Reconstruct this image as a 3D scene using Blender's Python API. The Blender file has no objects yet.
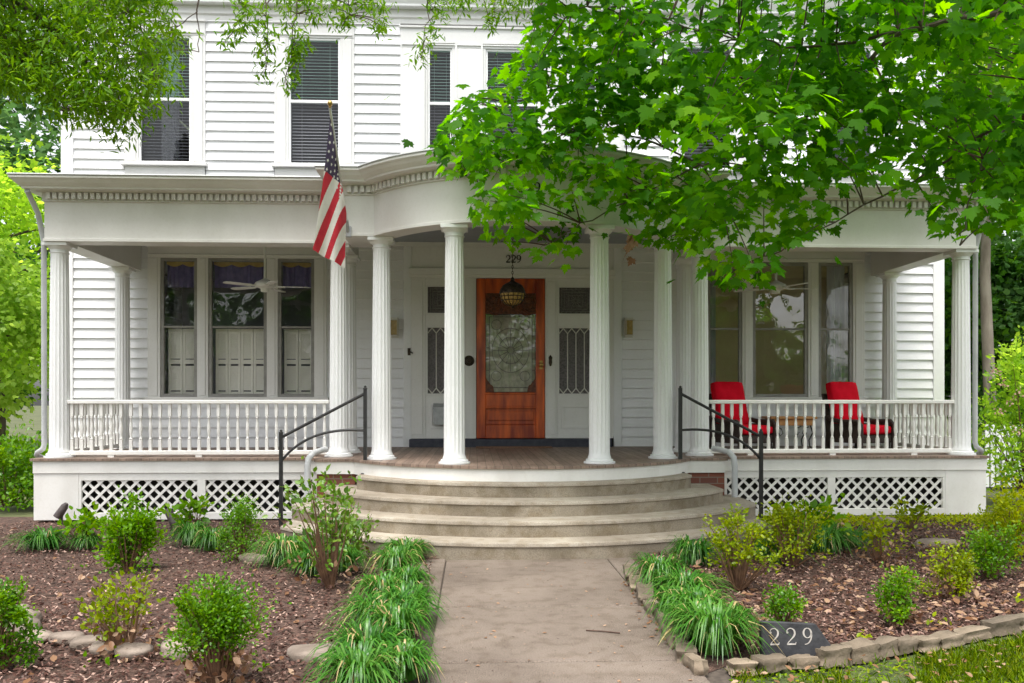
import bpy, bmesh, math, random
import numpy as np
from mathutils import Vector, Matrix
random.seed(7); rng = np.random.default_rng(7)
S = bpy.context.scene; COL = S.collection
PI = math.pi
# ---------------------------------------------------------------- camera facts
EYE = 1.35; F = 850.0; HOR = 401.0; TH = math.atan(0.0447)
XC = 0.545            # centre line of the house front
YW = 11.95           # front wall
YC = 9.87            # line of porch columns
FL = 0.71            # porch floor
def gp(px, py, z=0.0):                      # a measured spot on level ground
    d = (EYE - z) * F / (py - HOR); xc = (px - 512) / F * d
    return Vector((xc*math.cos(TH) + d*math.sin(TH), d*math.cos(TH) - xc*math.sin(TH), z))
def W(px, py, Y):                           # a measured spot at distance Y
    X = Y*math.tan(math.atan((px-512)/F) + TH); d = Y*math.cos(TH) + X*math.sin(TH)
    return Vector((X, Y, EYE - (py-HOR)*d/F))
# ---------------------------------------------------------------- mesh helpers
class MB:
    def __init__(s): s.v = []; s.f = []; s.m = []
    def add(s, vs, fs, mi=0):
        o = len(s.v); s.v += [tuple(v) for v in vs]
        for f in fs: s.f.append([o+i for i in f]); s.m.append(mi)
        return s
    def box(s, x0, x1, y0, y1, z0, z1, mi=0):
        return s.add([(x0,y0,z0),(x1,y0,z0),(x1,y1,z0),(x0,y1,z0),(x0,y0,z1),(x1,y0,z1),(x1,y1,z1),(x0,y1,z1)],
            [(0,3,2,1),(4,5,6,7),(0,1,5,4),(1,2,6,5),(2,3,7,6),(3,0,4,7)], mi)
    def prism(s, pts, z0, z1, mi=0):        # plan polygon (counter-clockwise) raised from z0 to z1
        n = len(pts)
        vs = [(p[0],p[1],z0) for p in pts] + [(p[0],p[1],z1) for p in pts]
        fs = [tuple(range(n-1,-1,-1)), tuple(range(n,2*n))] + [(i,(i+1)%n,n+(i+1)%n,n+i) for i in range(n)]
        return s.add(vs, fs, mi)
    def slab(s, pts, y0, y1, mi=0):         # outline in x,z given depth y0..y1
        n = len(pts)
        vs = [(p[0],y0,p[1]) for p in pts] + [(p[0],y1,p[1]) for p in pts]
        fs = [tuple(range(n)), tuple(range(2*n-1,n-1,-1))] + [((i+1)%n,i,n+i,n+(i+1)%n) for i in range(n)]
        return s.add(vs, fs, mi)
    def tube(s, pts, r, n=8, mi=0, cap=True):
        pts = [Vector(p) for p in pts]; k = len(pts)
        rs = r if isinstance(r, (list, tuple)) else [r]*k
        vs = []; ref = None
        for i, p in enumerate(pts):
            t = (pts[min(i+1,k-1)] - pts[max(i-1,0)]).normalized()
            if ref is None:
                ref = Vector((0,0,1)) if abs(t.z) < .9 else Vector((1,0,0))
            a = (ref - t*ref.dot(t)).normalized(); b = t.cross(a); ref = a
            for j in range(n):
                q = 2*PI*j/n; vs.append(p + (a*math.cos(q) + b*math.sin(q))*rs[i])
        fs = [(i*n+j, i*n+(j+1)%n, (i+1)*n+(j+1)%n, (i+1)*n+j) for i in range(k-1) for j in range(n)]
        if cap: fs += [tuple(range(n-1,-1,-1)), tuple(range((k-1)*n, k*n))]
        return s.add(vs, fs, mi)
    def lathe(s, prof, c=(0,0,0), n=24, mi=0, flute=None):   # prof: (r, z) upward
        vs = []
        for (r, z, *fl) in prof:
            g = fl[0] if fl else 0
            for j in range(n):
                q = 2*PI*j/n
                rr = r*(1 - g*(0.5-0.5*math.cos(q*flute))**0.6) if flute and g else r
                vs.append((c[0]+rr*math.cos(q), c[1]+rr*math.sin(q), c[2]+z))
        k = len(prof)
        fs = [(i*n+j, i*n+(j+1)%n, (i+1)*n+(j+1)%n, (i+1)*n+j) for i in range(k-1) for j in range(n)]
        fs += [tuple(range(n-1,-1,-1)), tuple(range((k-1)*n, k*n))]
        return s.add(vs, fs, mi)
    def sweep(s, path, prof, mi=0, closed_prof=True):  # prof: (offset outward, z); outward = right side when walking +x is -y
        k = len(path); P = [Vector((p[0],p[1])) for p in path]; vs = []
        def nrm(a, b):
            t = (b-a).normalized(); return Vector((t.y, -t.x))
        for i in range(k):
            n1 = nrm(P[i-1],P[i]) if i > 0 else nrm(P[i],P[i+1])
            n2 = nrm(P[i],P[i+1]) if i < k-1 else n1
            m = (n1+n2); m = m/ (m.length**2) * 2 if m.length > 1e-6 else n1
            for (d, z) in prof: vs.append((P[i].x+m.x*d, P[i].y+m.y*d, z))
        n = len(prof); fs = []
        for i in range(k-1):
            for j in range(n if closed_prof else n-1):
                fs.append((i*n+j, (i+1)*n+j, (i+1)*n+(j+1)%n, i*n+(j+1)%n))
        if closed_prof: fs += [tuple(range(n)), tuple(range(k*n-1,(k-1)*n-1,-1))]
        return s.add(vs, fs, mi)
    def build(s, name, mats, parent=None, smooth=False, bevel=0, world=True, seg=1):
        me = bpy.data.meshes.new(name); off = Vector((0,0,0))
        if parent is not None and world:
            p = parent
            while p is not None: off += p.location; p = p.parent
        me.from_pydata([(v[0]-off.x, v[1]-off.y, v[2]-off.z) for v in s.v], [], s.f)
        if not isinstance(mats, (list, tuple)): mats = [mats]
        for m in mats: me.materials.append(m)
        if len(mats) > 1: me.polygons.foreach_set('material_index', s.m)
        bm = bmesh.new(); bm.from_mesh(me); bmesh.ops.recalc_face_normals(bm, faces=bm.faces); bm.to_mesh(me); bm.free()
        if smooth: me.polygons.foreach_set('use_smooth', [True]*len(me.polygons))
        me.update()
        o = bpy.data.objects.new(name, me); COL.objects.link(o)
        if parent is not None: o.parent = parent
        if smooth and smooth != 'all':
            try: me.set_sharp_from_angle(angle=math.radians(smooth if smooth is not True else 40))
            except Exception: pass
        if bevel:
            b = o.modifiers.new('bevel','BEVEL'); b.width = bevel; b.segments = seg; b.limit_method = 'ANGLE'
        return o
def tag(o, label=None, cat=None, group=None, kind=None):
    if label: o['label'] = label
    if cat: o['category'] = cat
    if group: o['group'] = group
    if kind: o['kind'] = kind
    return o
def empty(name, loc=(0,0,0), rz=0):
    o = bpy.data.objects.new(name, None); o.location = loc; o.rotation_euler = (0,0,rz); o.empty_display_size = .1
    COL.objects.link(o); return o
def copy_tree(o, parent=None):
    c = o.copy(); COL.objects.link(c); c.parent = parent
    for ch in list(o.children): copy_tree(ch, c)
    return c
def np_mesh(name, V, loops, starts, totals, mat, parent=None, rnd=None, smooth=False, link=True):
    me = bpy.data.meshes.new(name)
    off = np.zeros(3)
    p = parent
    while p is not None: off += np.array(p.location); p = p.parent
    V = np.asarray(V, dtype=np.float64) - off
    me.vertices.add(len(V)); me.vertices.foreach_set('co', V.astype(np.float32).ravel())
    me.loops.add(len(loops)); me.loops.foreach_set('vertex_index', np.asarray(loops, dtype=np.int32))
    me.polygons.add(len(starts)); me.polygons.foreach_set('loop_start', np.asarray(starts, dtype=np.int32))
    try: me.polygons.foreach_set('loop_total', np.asarray(totals, dtype=np.int32))
    except Exception: pass
    if rnd is not None:
        a = me.attributes.new('rnd', 'FLOAT', 'FACE'); a.data.foreach_set('value', np.asarray(rnd, dtype=np.float32))
    me.materials.append(mat)
    me.update(calc_edges=True); me.validate()
    if smooth: me.polygons.foreach_set('use_smooth', [True]*len(me.polygons))
    o = bpy.data.objects.new(name, me)
    if link: COL.objects.link(o)
    if parent is not None: o.parent = parent
    return o
def frames(tip, up):
    y = tip/np.linalg.norm(tip,axis=1,keepdims=True)
    z = up - y*np.sum(up*y,axis=1,keepdims=True); z /= (np.linalg.norm(z,axis=1,keepdims=True)+1e-9)
    x = np.cross(y, z)
    return np.stack([x,y,z],axis=2)          # columns
def scatter(name, tv, tf, pos, R, sc, mat, parent=None, rnd=None):
    tv = np.asarray(tv, dtype=float); N = len(pos); k = len(tv)
    sc = np.asarray(sc); sc = sc[:,None,None] if sc.ndim == 1 else sc[:,None,:]
    V = np.einsum('nij,nkj->nki', R, tv[None]*sc) + pos[:,None,:]
    loops=[]; totals=[]
    base = np.arange(N)[:,None]*k
    L = np.concatenate([np.array(f) for f in tf]); tot = np.array([len(f) for f in tf])
    loops = (base + L[None]).ravel(); totals = np.tile(tot, N)
    starts = np.concatenate([[0], np.cumsum(totals)[:-1]])
    if rnd is None: rnd = rng.random(N)
    return np_mesh(name, V.reshape(-1,3), loops, starts, totals, mat, parent, np.repeat(rnd, len(tf)))
def unit(n):
    v = rng.normal(size=(n,3)); return v/np.linalg.norm(v,axis=1,keepdims=True)
# ---------------------------------------------------------------- materials
def newmat(name):
    m = bpy.data.materials.new(name); m.use_nodes = True; nt = m.node_tree; nt.nodes.clear()
    out = nt.nodes.new('ShaderNodeOutputMaterial'); return m, nt, out
def noise_col(nt, scale, c1, c2, lo=.35, hi=.65, detail=6, stretch=None, gen='Object'):
    tc = nt.nodes.new('ShaderNodeTexCoord'); no = nt.nodes.new('ShaderNodeTexNoise'); no.inputs['Scale'].default_value = scale; no.inputs['Detail'].default_value = detail
    if stretch:
        mp = nt.nodes.new('ShaderNodeMapping'); mp.inputs['Scale'].default_value = stretch
        nt.links.new(tc.outputs[gen], mp.inputs[0]); nt.links.new(mp.outputs[0], no.inputs['Vector'])
    else: nt.links.new(tc.outputs[gen], no.inputs['Vector'])
    r = nt.nodes.new('ShaderNodeValToRGB'); e = r.color_ramp.elements
    e[0].position = lo; e[1].position = hi; e[0].color = (*c1,1); e[1].color = (*c2,1)
    nt.links.new(no.outputs['Fac'], r.inputs[0]); return r, no
def mat(name, c1, c2=None, scale=6, rough=.5, metal=0, bump=0, bscale=None, stretch=None, lo=.35, hi=.65, spec=.5, detail=6, coat=0):
    m, nt, out = newmat(name); p = nt.nodes.new('ShaderNodeBsdfPrincipled')
    p.inputs['Roughness'].default_value = rough; p.inputs['Metallic'].default_value = metal
    p.inputs['Specular IOR Level'].default_value = spec
    if coat: p.inputs['Coat Weight'].default_value = coat; p.inputs['Coat Roughness'].default_value = .15
    if c2 is None: c2 = tuple(min(1, c*1.12) for c in c1)
    r, no = noise_col(nt, scale, c1, c2, lo, hi, detail, stretch)
    nt.links.new(r.outputs[0], p.inputs['Base Color'])
    if bump:
        b = nt.nodes.new('ShaderNodeBump'); b.inputs['Strength'].default_value = bump; b.inputs['Distance'].default_value = .02
        if bscale:
            r2, no2 = noise_col(nt, bscale, (0,0,0), (1,1,1), stretch=stretch); nt.links.new(no2.outputs['Fac'], b.inputs['Height'])
        else: nt.links.new(no.outputs['Fac'], b.inputs['Height'])
        nt.links.new(b.outputs[0], p.inputs['Normal'])
    nt.links.new(p.outputs[0], out.inputs[0]); return m
def paint(name, c, dirt, rough=.5, scale=2.2):
    """old house paint: two sizes of faint soiling"""
    m, nt, out = newmat(name); p = nt.nodes.new('ShaderNodeBsdfPrincipled'); p.inputs['Roughness'].default_value = rough
    r1, _ = noise_col(nt, scale, dirt, c, .28, .55, 8, (1,1,.45))
    r2, n2 = noise_col(nt, 38, (.965,.96,.95), (1,1,1), .3, .5, 4)
    mx = nt.nodes.new('ShaderNodeMix'); mx.data_type = 'RGBA'; mx.blend_type = 'MULTIPLY'; mx.inputs[0].default_value = 1
    nt.links.new(r1.outputs[0], mx.inputs[6]); nt.links.new(r2.outputs[0], mx.inputs[7])
    nt.links.new(mx.outputs[2], p.inputs['Base Color'])
    b = nt.nodes.new('ShaderNodeBump'); b.inputs['Strength'].default_value = .02; b.inputs['Distance'].default_value = .005
    nt.links.new(n2.outputs['Fac'], b.inputs['Height']); nt.links.new(b.outputs[0], p.inputs['Normal'])
    nt.links.new(p.outputs[0], out.inputs[0]); return m
def stained(name, c1, c2, s1, stain, s2, grit):
    """weathered concrete: broad mottling, blotchy stains, fine grit"""
    m, nt, out = newmat(name); p = nt.nodes.new('ShaderNodeBsdfPrincipled'); p.inputs['Roughness'].default_value = .9; p.inputs['Specular IOR Level'].default_value = .25
    r1, n1 = noise_col(nt, s1, c1, c2, .3, .68, 8); r2, n2 = noise_col(nt, s2, stain, (1,1,1), .36, .52, 10); r3, n3 = noise_col(nt, 150, (grit,grit,grit), (1.12,1.12,1.12), .34, .6, 3)
    a = r1.outputs[0]
    for r in (r2, r3):
        x = nt.nodes.new('ShaderNodeMix'); x.data_type = 'RGBA'; x.blend_type = 'MULTIPLY'; x.inputs[0].default_value = 1
        nt.links.new(a, x.inputs[6]); nt.links.new(r.outputs[0], x.inputs[7]); a = x.outputs[2]
    nt.links.new(a, p.inputs['Base Color'])
    b = nt.nodes.new('ShaderNodeBump'); b.inputs['Strength'].default_value = .35; b.inputs['Distance'].default_value = .01
    nt.links.new(n3.outputs['Fac'], b.inputs['Height']); nt.links.new(b.outputs[0], p.inputs['Normal']); nt.links.new(p.outputs[0], out.inputs[0]); return m
def perobj(m, amt=.5):
    """let each separate stone differ in tone"""
    nt = m.node_tree; p = [n for n in nt.nodes if n.type == 'BSDF_PRINCIPLED'][0]; l = p.inputs['Base Color'].links[0]; src = l.from_socket
    oi = nt.nodes.new('ShaderNodeObjectInfo'); mr = nt.nodes.new('ShaderNodeMapRange'); mr.inputs[3].default_value = 1-amt; mr.inputs[4].default_value = 1+amt
    hs = nt.nodes.new('ShaderNodeHueSaturation'); nt.links.new(oi.outputs['Random'], mr.inputs[0]); nt.links.new(mr.outputs[0], hs.inputs['Value'])
    nt.links.new(src, hs.inputs['Color']); nt.links.new(hs.outputs[0], p.inputs['Base Color'])
def leafmat(name, cols, trans=.45, gloss=.08, rough=.35, dval=1.0, tval=1.6):
    """leaf: hue varies from leaf to leaf; light passes through"""
    m, nt, out = newmat(name)
    at = nt.nodes.new('ShaderNodeAttribute'); at.attribute_name = 'rnd'
    r = nt.nodes.new('ShaderNodeValToRGB'); e = r.color_ramp.elements
    e[0].position = 0; e[0].color = (*cols[0],1); e[1].position = 1; e[1].color = (*cols[-1],1)
    for i, c in enumerate(cols[1:-1]):
        q = e.new((i+1)/(len(cols)-1)); q.color = (*c,1)
    nt.links.new(at.outputs['Fac'], r.inputs[0])
    d = nt.nodes.new('ShaderNodeBsdfDiffuse'); t = nt.nodes.new('ShaderNodeBsdfTranslucent'); g = nt.nodes.new('ShaderNodeBsdfGlossy')
    g.inputs['Roughness'].default_value = rough; g.inputs['Color'].default_value = (.9,.95,.9,1)
    hs = nt.nodes.new('ShaderNodeHueSaturation'); hs.inputs['Hue'].default_value = .482; hs.inputs['Saturation'].default_value = 1.1; hs.inputs['Value'].default_value = tval
    nt.links.new(r.outputs[0], hs.inputs['Color'])
    dk = nt.nodes.new('ShaderNodeHueSaturation'); dk.inputs['Saturation'].default_value = 1.1; dk.inputs['Value'].default_value = dval; nt.links.new(r.outputs[0], dk.inputs['Color'])
    nt.links.new(dk.outputs[0], d.inputs[0]); nt.links.new(hs.outputs[0], t.inputs[0])
    a = nt.nodes.new('ShaderNodeMixShader'); a.inputs[0].default_value = trans
    nt.links.new(d.outputs[0], a.inputs[1]); nt.links.new(t.outputs[0], a.inputs[2])
    b = nt.nodes.new('ShaderNodeMixShader'); b.inputs[0].default_value = gloss
    nt.links.new(a.outputs[0], b.inputs[1]); nt.links.new(g.outputs[0], b.inputs[2])
    nt.links.new(b.outputs[0], out.inputs[0]); return m
def glassmat(name, refl=.16, wav=3.0, wstr=.05, tint=(1,1,1)):
    """window pane: clear with a wavy old-glass reflection"""
    m, nt, out = newmat(name)
    tr = nt.nodes.new('ShaderNodeBsdfTransparent'); tr.inputs[0].default_value = (*tint,1)
    g = nt.nodes.new('ShaderNodeBsdfGlossy'); g.inputs['Roughness'].default_value = .0
    tc = nt.nodes.new('ShaderNodeTexCoord'); no = nt.nodes.new('ShaderNodeTexNoise'); no.inputs['Scale'].default_value = wav; no.inputs['Detail'].default_value = 1.5
    nt.links.new(tc.outputs['Object'], no.inputs['Vector'])
    b = nt.nodes.new('ShaderNodeBump'); b.inputs['Strength'].default_value = wstr; b.inputs['Distance'].default_value = .1
    nt.links.new(no.outputs['Fac'], b.inputs['Height']); nt.links.new(b.outputs[0], g.inputs['Normal'])
    lw = nt.nodes.new('ShaderNodeLayerWeight'); lw.inputs['Blend'].default_value = .25
    mr = nt.nodes.new('ShaderNodeMath'); mr.operation = 'ADD'; mr.inputs[1].default_value = refl; mr.use_clamp = True
    nt.links.new(lw.outputs['Fresnel'], mr.inputs[0])
    x = nt.nodes.new('ShaderNodeMixShader'); nt.links.new(mr.outputs[0], x.inputs[0])
    nt.links.new(tr.outputs[0], x.inputs[1]); nt.links.new(g.outputs[0], x.inputs[2]); nt.links.new(x.outputs[0], out.inputs[0])
    return m
def boards_mat(name, c1, c2, width, axis='X', rough=.6, gap=.06):
    """wood planks side by side along one axis"""
    m, nt, out = newmat(name); p = nt.nodes.new('ShaderNodeBsdfPrincipled'); p.inputs['Roughness'].default_value = rough
    tc = nt.nodes.new('ShaderNodeTexCoord'); sp = nt.nodes.new('ShaderNodeSeparateXYZ'); nt.links.new(tc.outputs['Object'], sp.inputs[0])
    def M(op, a, b=None):
        n = nt.nodes.new('ShaderNodeMath'); n.operation = op
        for i, q in enumerate([a,b]):
            if q is None: continue
            if isinstance(q, (int,float)): n.inputs[i].default_value = q
            else: nt.links.new(q, n.inputs[i])
        return n.outputs[0]
    u = M('DIVIDE', sp.outputs[axis], width); fl = M('FLOOR', u); fr = M('FRACT', u)
    wn = nt.nodes.new('ShaderNodeTexWhiteNoise'); wn.noise_dimensions = '1D'; nt.links.new(fl, wn.inputs['W'])
    r1, n1 = noise_col(nt, 5, c1, c2, .3, .7, 8, (6,.6,1) if axis=='X' else (.6,6,1))
    hs = nt.nodes.new('ShaderNodeHueSaturation'); nt.links.new(r1.outputs[0], hs.inputs['Color'])
    nt.links.new(M('ADD', M('MULTIPLY', wn.outputs['Value'], .4), .8), hs.inputs['Value'])
    edge = M('LESS_THAN', M('MINIMUM', fr, M('SUBTRACT', 1, fr)), gap/2)
    mx = nt.nodes.new('ShaderNodeMix'); mx.data_type='RGBA'; nt.links.new(edge, mx.inputs[0]); nt.links.new(hs.outputs[0], mx.inputs[6]); mx.inputs[7].default_value = (c1[0]*.35,c1[1]*.35,c1[2]*.35,1)
    nt.links.new(mx.outputs[2], p.inputs['Base Color']); nt.links.new(p.outputs[0], out.inputs[0]); return m
def brick_mat(name):
    m, nt, out = newmat(name); p = nt.nodes.new('ShaderNodeBsdfPrincipled'); p.inputs['Roughness'].default_value = .85
    tc = nt.nodes.new('ShaderNodeTexCoord'); mp = nt.nodes.new('ShaderNodeMapping'); mp.inputs['Rotation'].default_value = (PI/2,0,0)
    br = nt.nodes.new('ShaderNodeTexBrick'); br.inputs['Scale'].default_value = 1; br.inputs['Brick Width'].default_value=.2; br.inputs['Row Height'].default_value=.07; br.inputs['Mortar Size'].default_value=.006
    br.inputs['Color1'].default_value=(.22,.07,.04,1); br.inputs['Color2'].default_value=(.15,.055,.04,1); br.inputs['Mortar'].default_value=(.2,.15,.12,1)
    nt.links.new(tc.outputs['Object'], mp.inputs[0]); nt.links.new(mp.outputs[0], br.inputs[0]); nt.links.new(br.outputs[0], p.inputs['Base Color']); nt.links.new(p.outputs[0], out.inputs[0]); return m
M = {}
M['siding'] = paint('siding_paint', (.80,.80,.81), (.745,.745,.75), .45)
M['white'] = paint('white_trim_paint', (.78,.785,.785), (.72,.72,.715), .42)
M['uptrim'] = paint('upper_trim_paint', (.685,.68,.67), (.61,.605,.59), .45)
M['frieze'] = paint('shaded_entablature_paint', (.68,.665,.635), (.60,.585,.55), .5)  # cream grey tone stands in for shade on the entablature
M['rail'] = paint('rail_paint', (.80,.785,.75), (.70,.685,.65), .45)
M['skirt'] = paint('skirt_paint', (.78,.765,.73), (.68,.66,.62), .55, 3)
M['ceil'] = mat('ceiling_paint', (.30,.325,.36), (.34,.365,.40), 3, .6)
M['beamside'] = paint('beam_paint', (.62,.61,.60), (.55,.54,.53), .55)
M['floor'] = boards_mat('porch_boards', (.17,.115,.085), (.29,.21,.165), .085, 'X', .55)
M['floorback'] = M['floor']
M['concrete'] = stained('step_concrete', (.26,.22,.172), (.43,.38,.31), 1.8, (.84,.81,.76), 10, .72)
M['riser'] = stained('shaded_grimy_concrete', (.18,.148,.105), (.36,.31,.24), 2.2, (.80,.76,.69), 8, .72)  # riser colour darkened for shade as well as grime
M['brick'] = brick_mat('foundation_brick')
M['iron'] = mat('black_iron', (.012,.012,.013), (.025,.024,.023), 20, .42, spec=.5)
M['storm'] = mat('storm_frame', (.23,.22,.20), (.30,.29,.265), 9, .45)
M['casing'] = paint('casing_paint', (.77,.76,.73), (.70,.69,.66), .5)
M['glass'] = glassmat('window_glass', .065, 2.6, .10)
M['glassR'] = glassmat('right_window_glass', .15, 2.2, .12)
M['glass2'] = glassmat('upper_window_glass', .02, 3.5, .03, (.74,.95,.87))
M['glass3'] = glassmat('upper_window_screen', .02, 3.5, .03, (.58,.58,.61))
M['blind'] = mat('blind_slats', (.74,.76,.76), (.82,.84,.83), 3, .5)
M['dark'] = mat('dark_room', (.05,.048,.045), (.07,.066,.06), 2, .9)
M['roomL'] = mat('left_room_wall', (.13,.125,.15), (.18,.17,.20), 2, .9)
M['roomR'] = mat('right_room_wall', (.60,.52,.30), (.68,.60,.36), 2, .9)
M['shutter'] = paint('shutter_paint', (.80,.78,.70), (.74,.72,.64), .5)
M['purple'] = mat('valance_cloth', (.16,.14,.36), (.23,.20,.46), 14, .9)
M['gold'] = mat('valance_trim', (.62,.42,.12), (.72,.52,.18), 14, .8)
M['curtain'] = mat('sheer_curtain', (.74,.75,.80), (.84,.85,.88), 6, .9)
M['backing'] = mat('pale_backing', (.58,.56,.52), (.78,.76,.71), 22, .9)
M['door'] = mat('door_wood', (.24,.020,.004), (.70,.120,.010), 3.2, .33, stretch=(3,1,.5), bump=.05, detail=9, coat=.25)
M['doord'] = mat('door_carved_wood', (.07,.018,.008), (.20,.055,.018), 26, .4, bump=.8, bscale=32)
M['lead'] = mat('lead_came', (.16,.15,.14), (.24,.23,.21), 30, .4, metal=.3)
M['leadw'] = mat('white_came', (.66,.63,.57), (.74,.71,.66), 30, .5)
M['artglass'] = glassmat('leaded_glass', .09, 7, .05, (.93,.92,.88))
M['sideglass'] = mat('sidelight_glass', (.085,.075,.078), (.17,.15,.15), 40, .18, bump=.5, bscale=70)
M['brass'] = mat('old_brass', (.42,.26,.08), (.60,.40,.14), 12, .3, metal=1)
M['bronze'] = mat('dark_bronze', (.03,.022,.016), (.07,.05,.034), 30, .45, metal=.6, bump=.5, bscale=60)
M['amber'] = mat('amber_lamp_glass', (.34,.20,.05), (.52,.34,.10), 40, .25, bump=.6, bscale=60)
M['navy'] = mat('dark_door_sill', (.025,.028,.045), (.05,.052,.07), 12, .6)
M['mat'] = mat('coir_mat', (.16,.085,.05), (.24,.14,.09), 60, .95, bump=.5)
M['black'] = mat('black_numeral', (.01,.01,.01), (.02,.02,.02), 10, .4)
M['red'] = mat('red_cushion', (.62,.004,.016), (.74,.008,.028), 7, .85, bump=.25, bscale=9, spec=.08)
M['wicker'] = mat('dark_wicker', (.022,.014,.012), (.07,.045,.036), 75, .6, bump=.8, stretch=(1,1,2))
M['tabletop'] = mat('orange_wood', (.44,.19,.06), (.62,.31,.11), 6, .45, stretch=(1,6,1))
M['fan'] = mat('fan_enamel', (.66,.66,.62), (.74,.74,.70), 5, .4)
M['pipe'] = mat('downspout_enamel', (.42,.43,.435), (.52,.53,.535), 4, .45)
M['metal'] = mat('grey_metal', (.32,.33,.34), (.42,.43,.44), 15, .4, metal=.5)
M['flagr'] = mat('flag_red', (.50,.016,.035), (.60,.03,.05), 12, .8)
M['flagw'] = mat('flag_white', (.74,.70,.66), (.82,.79,.75), 12, .8)
M['flagb'] = mat('flag_blue', (.045,.03,.07), (.07,.045,.10), 12, .8)
M['pole'] = mat('pole_metal', (.55,.54,.52), (.66,.65,.62), 8, .35, metal=.7)
M['slate'] = mat('slate', (.016,.016,.019), (.042,.043,.047), 9, .7, bump=.3, bscale=25)
M['carve'] = mat('carved_numeral', (.34,.31,.28), (.44,.41,.375), 20, .9)
M['stone'] = mat('edging_stone', (.10,.077,.05), (.27,.21,.152), 5, .9, bump=.6, bscale=22, detail=10, lo=.3, hi=.7)
M['cobble'] = mat('river_stone', (.15,.115,.09), (.31,.25,.205), 6, .85, bump=.3, bscale=40, detail=9)
M['bark'] = mat('bark', (.055,.038,.028), (.13,.10,.08), 9, .95, bump=1, stretch=(1,1,.25), bscale=16)
M['barkp'] = mat('pale_bark', (.20,.16,.125), (.36,.31,.25), 6, .95, bump=.9, stretch=(1,1,.3), bscale=14)
M['twig'] = mat('twig', (.045,.022,.014), (.085,.045,.03), 12, .8)
M['stem'] = mat('shrub_stem', (.10,.05,.028), (.21,.115,.06), 14, .9)
M['roof'] = mat('shingles', (.09,.09,.095), (.16,.16,.165), 30, .9, bump=.6)
M['spot'] = mat('garden_light_metal', (.045,.032,.03), (.085,.065,.06), 20, .5)
M['sconce'] = paint('sconce_frame', (.70,.68,.62), (.62,.60,.55), .4)
M['sconceg'] = mat('sconce_glass', (.32,.22,.06), (.46,.33,.12), 20, .25)
perobj(M['stone'], .35); perobj(M['cobble'], .3)
# foliage
M['maple'] = leafmat('maple_leaf', [(.014,.066,.004),(.032,.135,.006),(.066,.215,.009),(.15,.34,.020)], .64, .006, .5, .75, 2.7)
M['oak'] = leafmat('willow_oak_leaf', [(.05,.135,.012),(.085,.195,.018),(.125,.25,.026),(.175,.305,.038)], .5, .012, .4, 1.0, 1.8)
M['lime'] = leafmat('bright_tree_leaf', [(.10,.21,.025),(.155,.28,.035),(.22,.35,.05),(.34,.48,.085)], .6, .01, .4, 1.1, 2.4)
M['hemlock'] = leafmat('feathery_leaf', [(.13,.23,.04),(.20,.31,.055),(.30,.42,.11)], .58, .01, .4, 1.1, 2.4)
M['deep'] = leafmat('deep_tree_leaf', [(.03,.10,.014),(.05,.145,.02),(.075,.19,.026),(.11,.24,.034)], .45, .01)
M['sage'] = leafmat('blue_green_leaf', [(.06,.14,.045),(.09,.19,.06),(.13,.24,.075)], .4, .01)
M['box'] = leafmat('boxwood_leaf', [(.035,.11,.006),(.065,.175,.008),(.11,.25,.012),(.20,.34,.03)], .38, .025)
M['azalea'] = leafmat('azalea_leaf', [(.085,.14,.006),(.14,.205,.008),(.21,.28,.012),(.31,.36,.02)], .4, .015)
M['yellow'] = leafmat('yellow_green_leaf', [(.15,.22,.008),(.24,.32,.012),(.34,.41,.018),(.45,.47,.03)], .42, .015)
M['holly'] = leafmat('broad_shrub_leaf', [(.045,.11,.014),(.075,.16,.02),(.12,.22,.03),(.20,.30,.06)], .38, .03, .35)
M['fresh'] = leafmat('fresh_green_leaf', [(.055,.16,.006),(.095,.23,.010),(.14,.30,.014),(.22,.38,.028)], .45, .015)
M['lily'] = leafmat('lilyturf_blade', [(.020,.082,.012),(.036,.125,.018),(.058,.172,.026),(.10,.225,.045),(.11,.225,.05),(.42,.34,.17)], .30, .035, .4)
M['dry'] = leafmat('dry_leaf', [(.16,.085,.05),(.27,.165,.105),(.42,.30,.215)], .2, .01)
M['grass'] = leafmat('grass_blade', [(.075,.14,.010),(.12,.21,.015),(.19,.29,.02),(.32,.36,.05)], .38, .015)
M['chip'] = leafmat('mulch_chip', [(.035,.019,.016),(.07,.038,.031),(.115,.066,.054),(.19,.12,.10),(.42,.30,.25)], .0, .01)
M['flower'] = leafmat('faded_bloom', [(.42,.25,.20),(.55,.36,.30),(.62,.45,.38)], .3, .01)
# ================================================================ HOUSE
house = tag(empty('house', (XC, YW, 0)), 'two storey white clapboard house with a columned front porch and bowed portico', 'house')
HW = 6.19; ZT = 6.80; BD = .137
def ux(u): return XC + u
# ---- walls: lapped clapboards between trim
def lap(mb, a0, a1, z0, z1, put):
    k0 = int(math.floor((z0-FL)/BD)); z = FL + k0*BD
    while z < z1 - 1e-4:
        lo = max(z, z0); hi = min(z+BD, z1)
        t0 = .030 - .027*(lo-z)/BD; t1 = .030 - .027*(hi-z)/BD
        q = [put(a0,t0,lo), put(a1,t0,lo), put(a1,t1,hi), put(a0,t1,hi), put(a0,-.03,lo), put(a1,-.03,lo)]
        mb.add(q, [(0,1,2,3),(4,5,1,0)])
        z += BD
front = lambda a, t, z: (XC+a, YW-t, z)
wall = MB()
GZ0, GZ1 = FL-.02, 3.60
for (a, b, z0, z1) in [(-6.05,-5.03,.06,GZ1),(-2.61,-1.52,GZ0,GZ1),(-5.03,-2.61,GZ0,1.345),
                       (6.05,5.03,.06,GZ1),(2.61,1.52,GZ0,GZ1),(5.03,2.61,GZ0,1.345)]:
    lap(wall, min(a,b), max(a,b), z0, z1, front)
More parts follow.
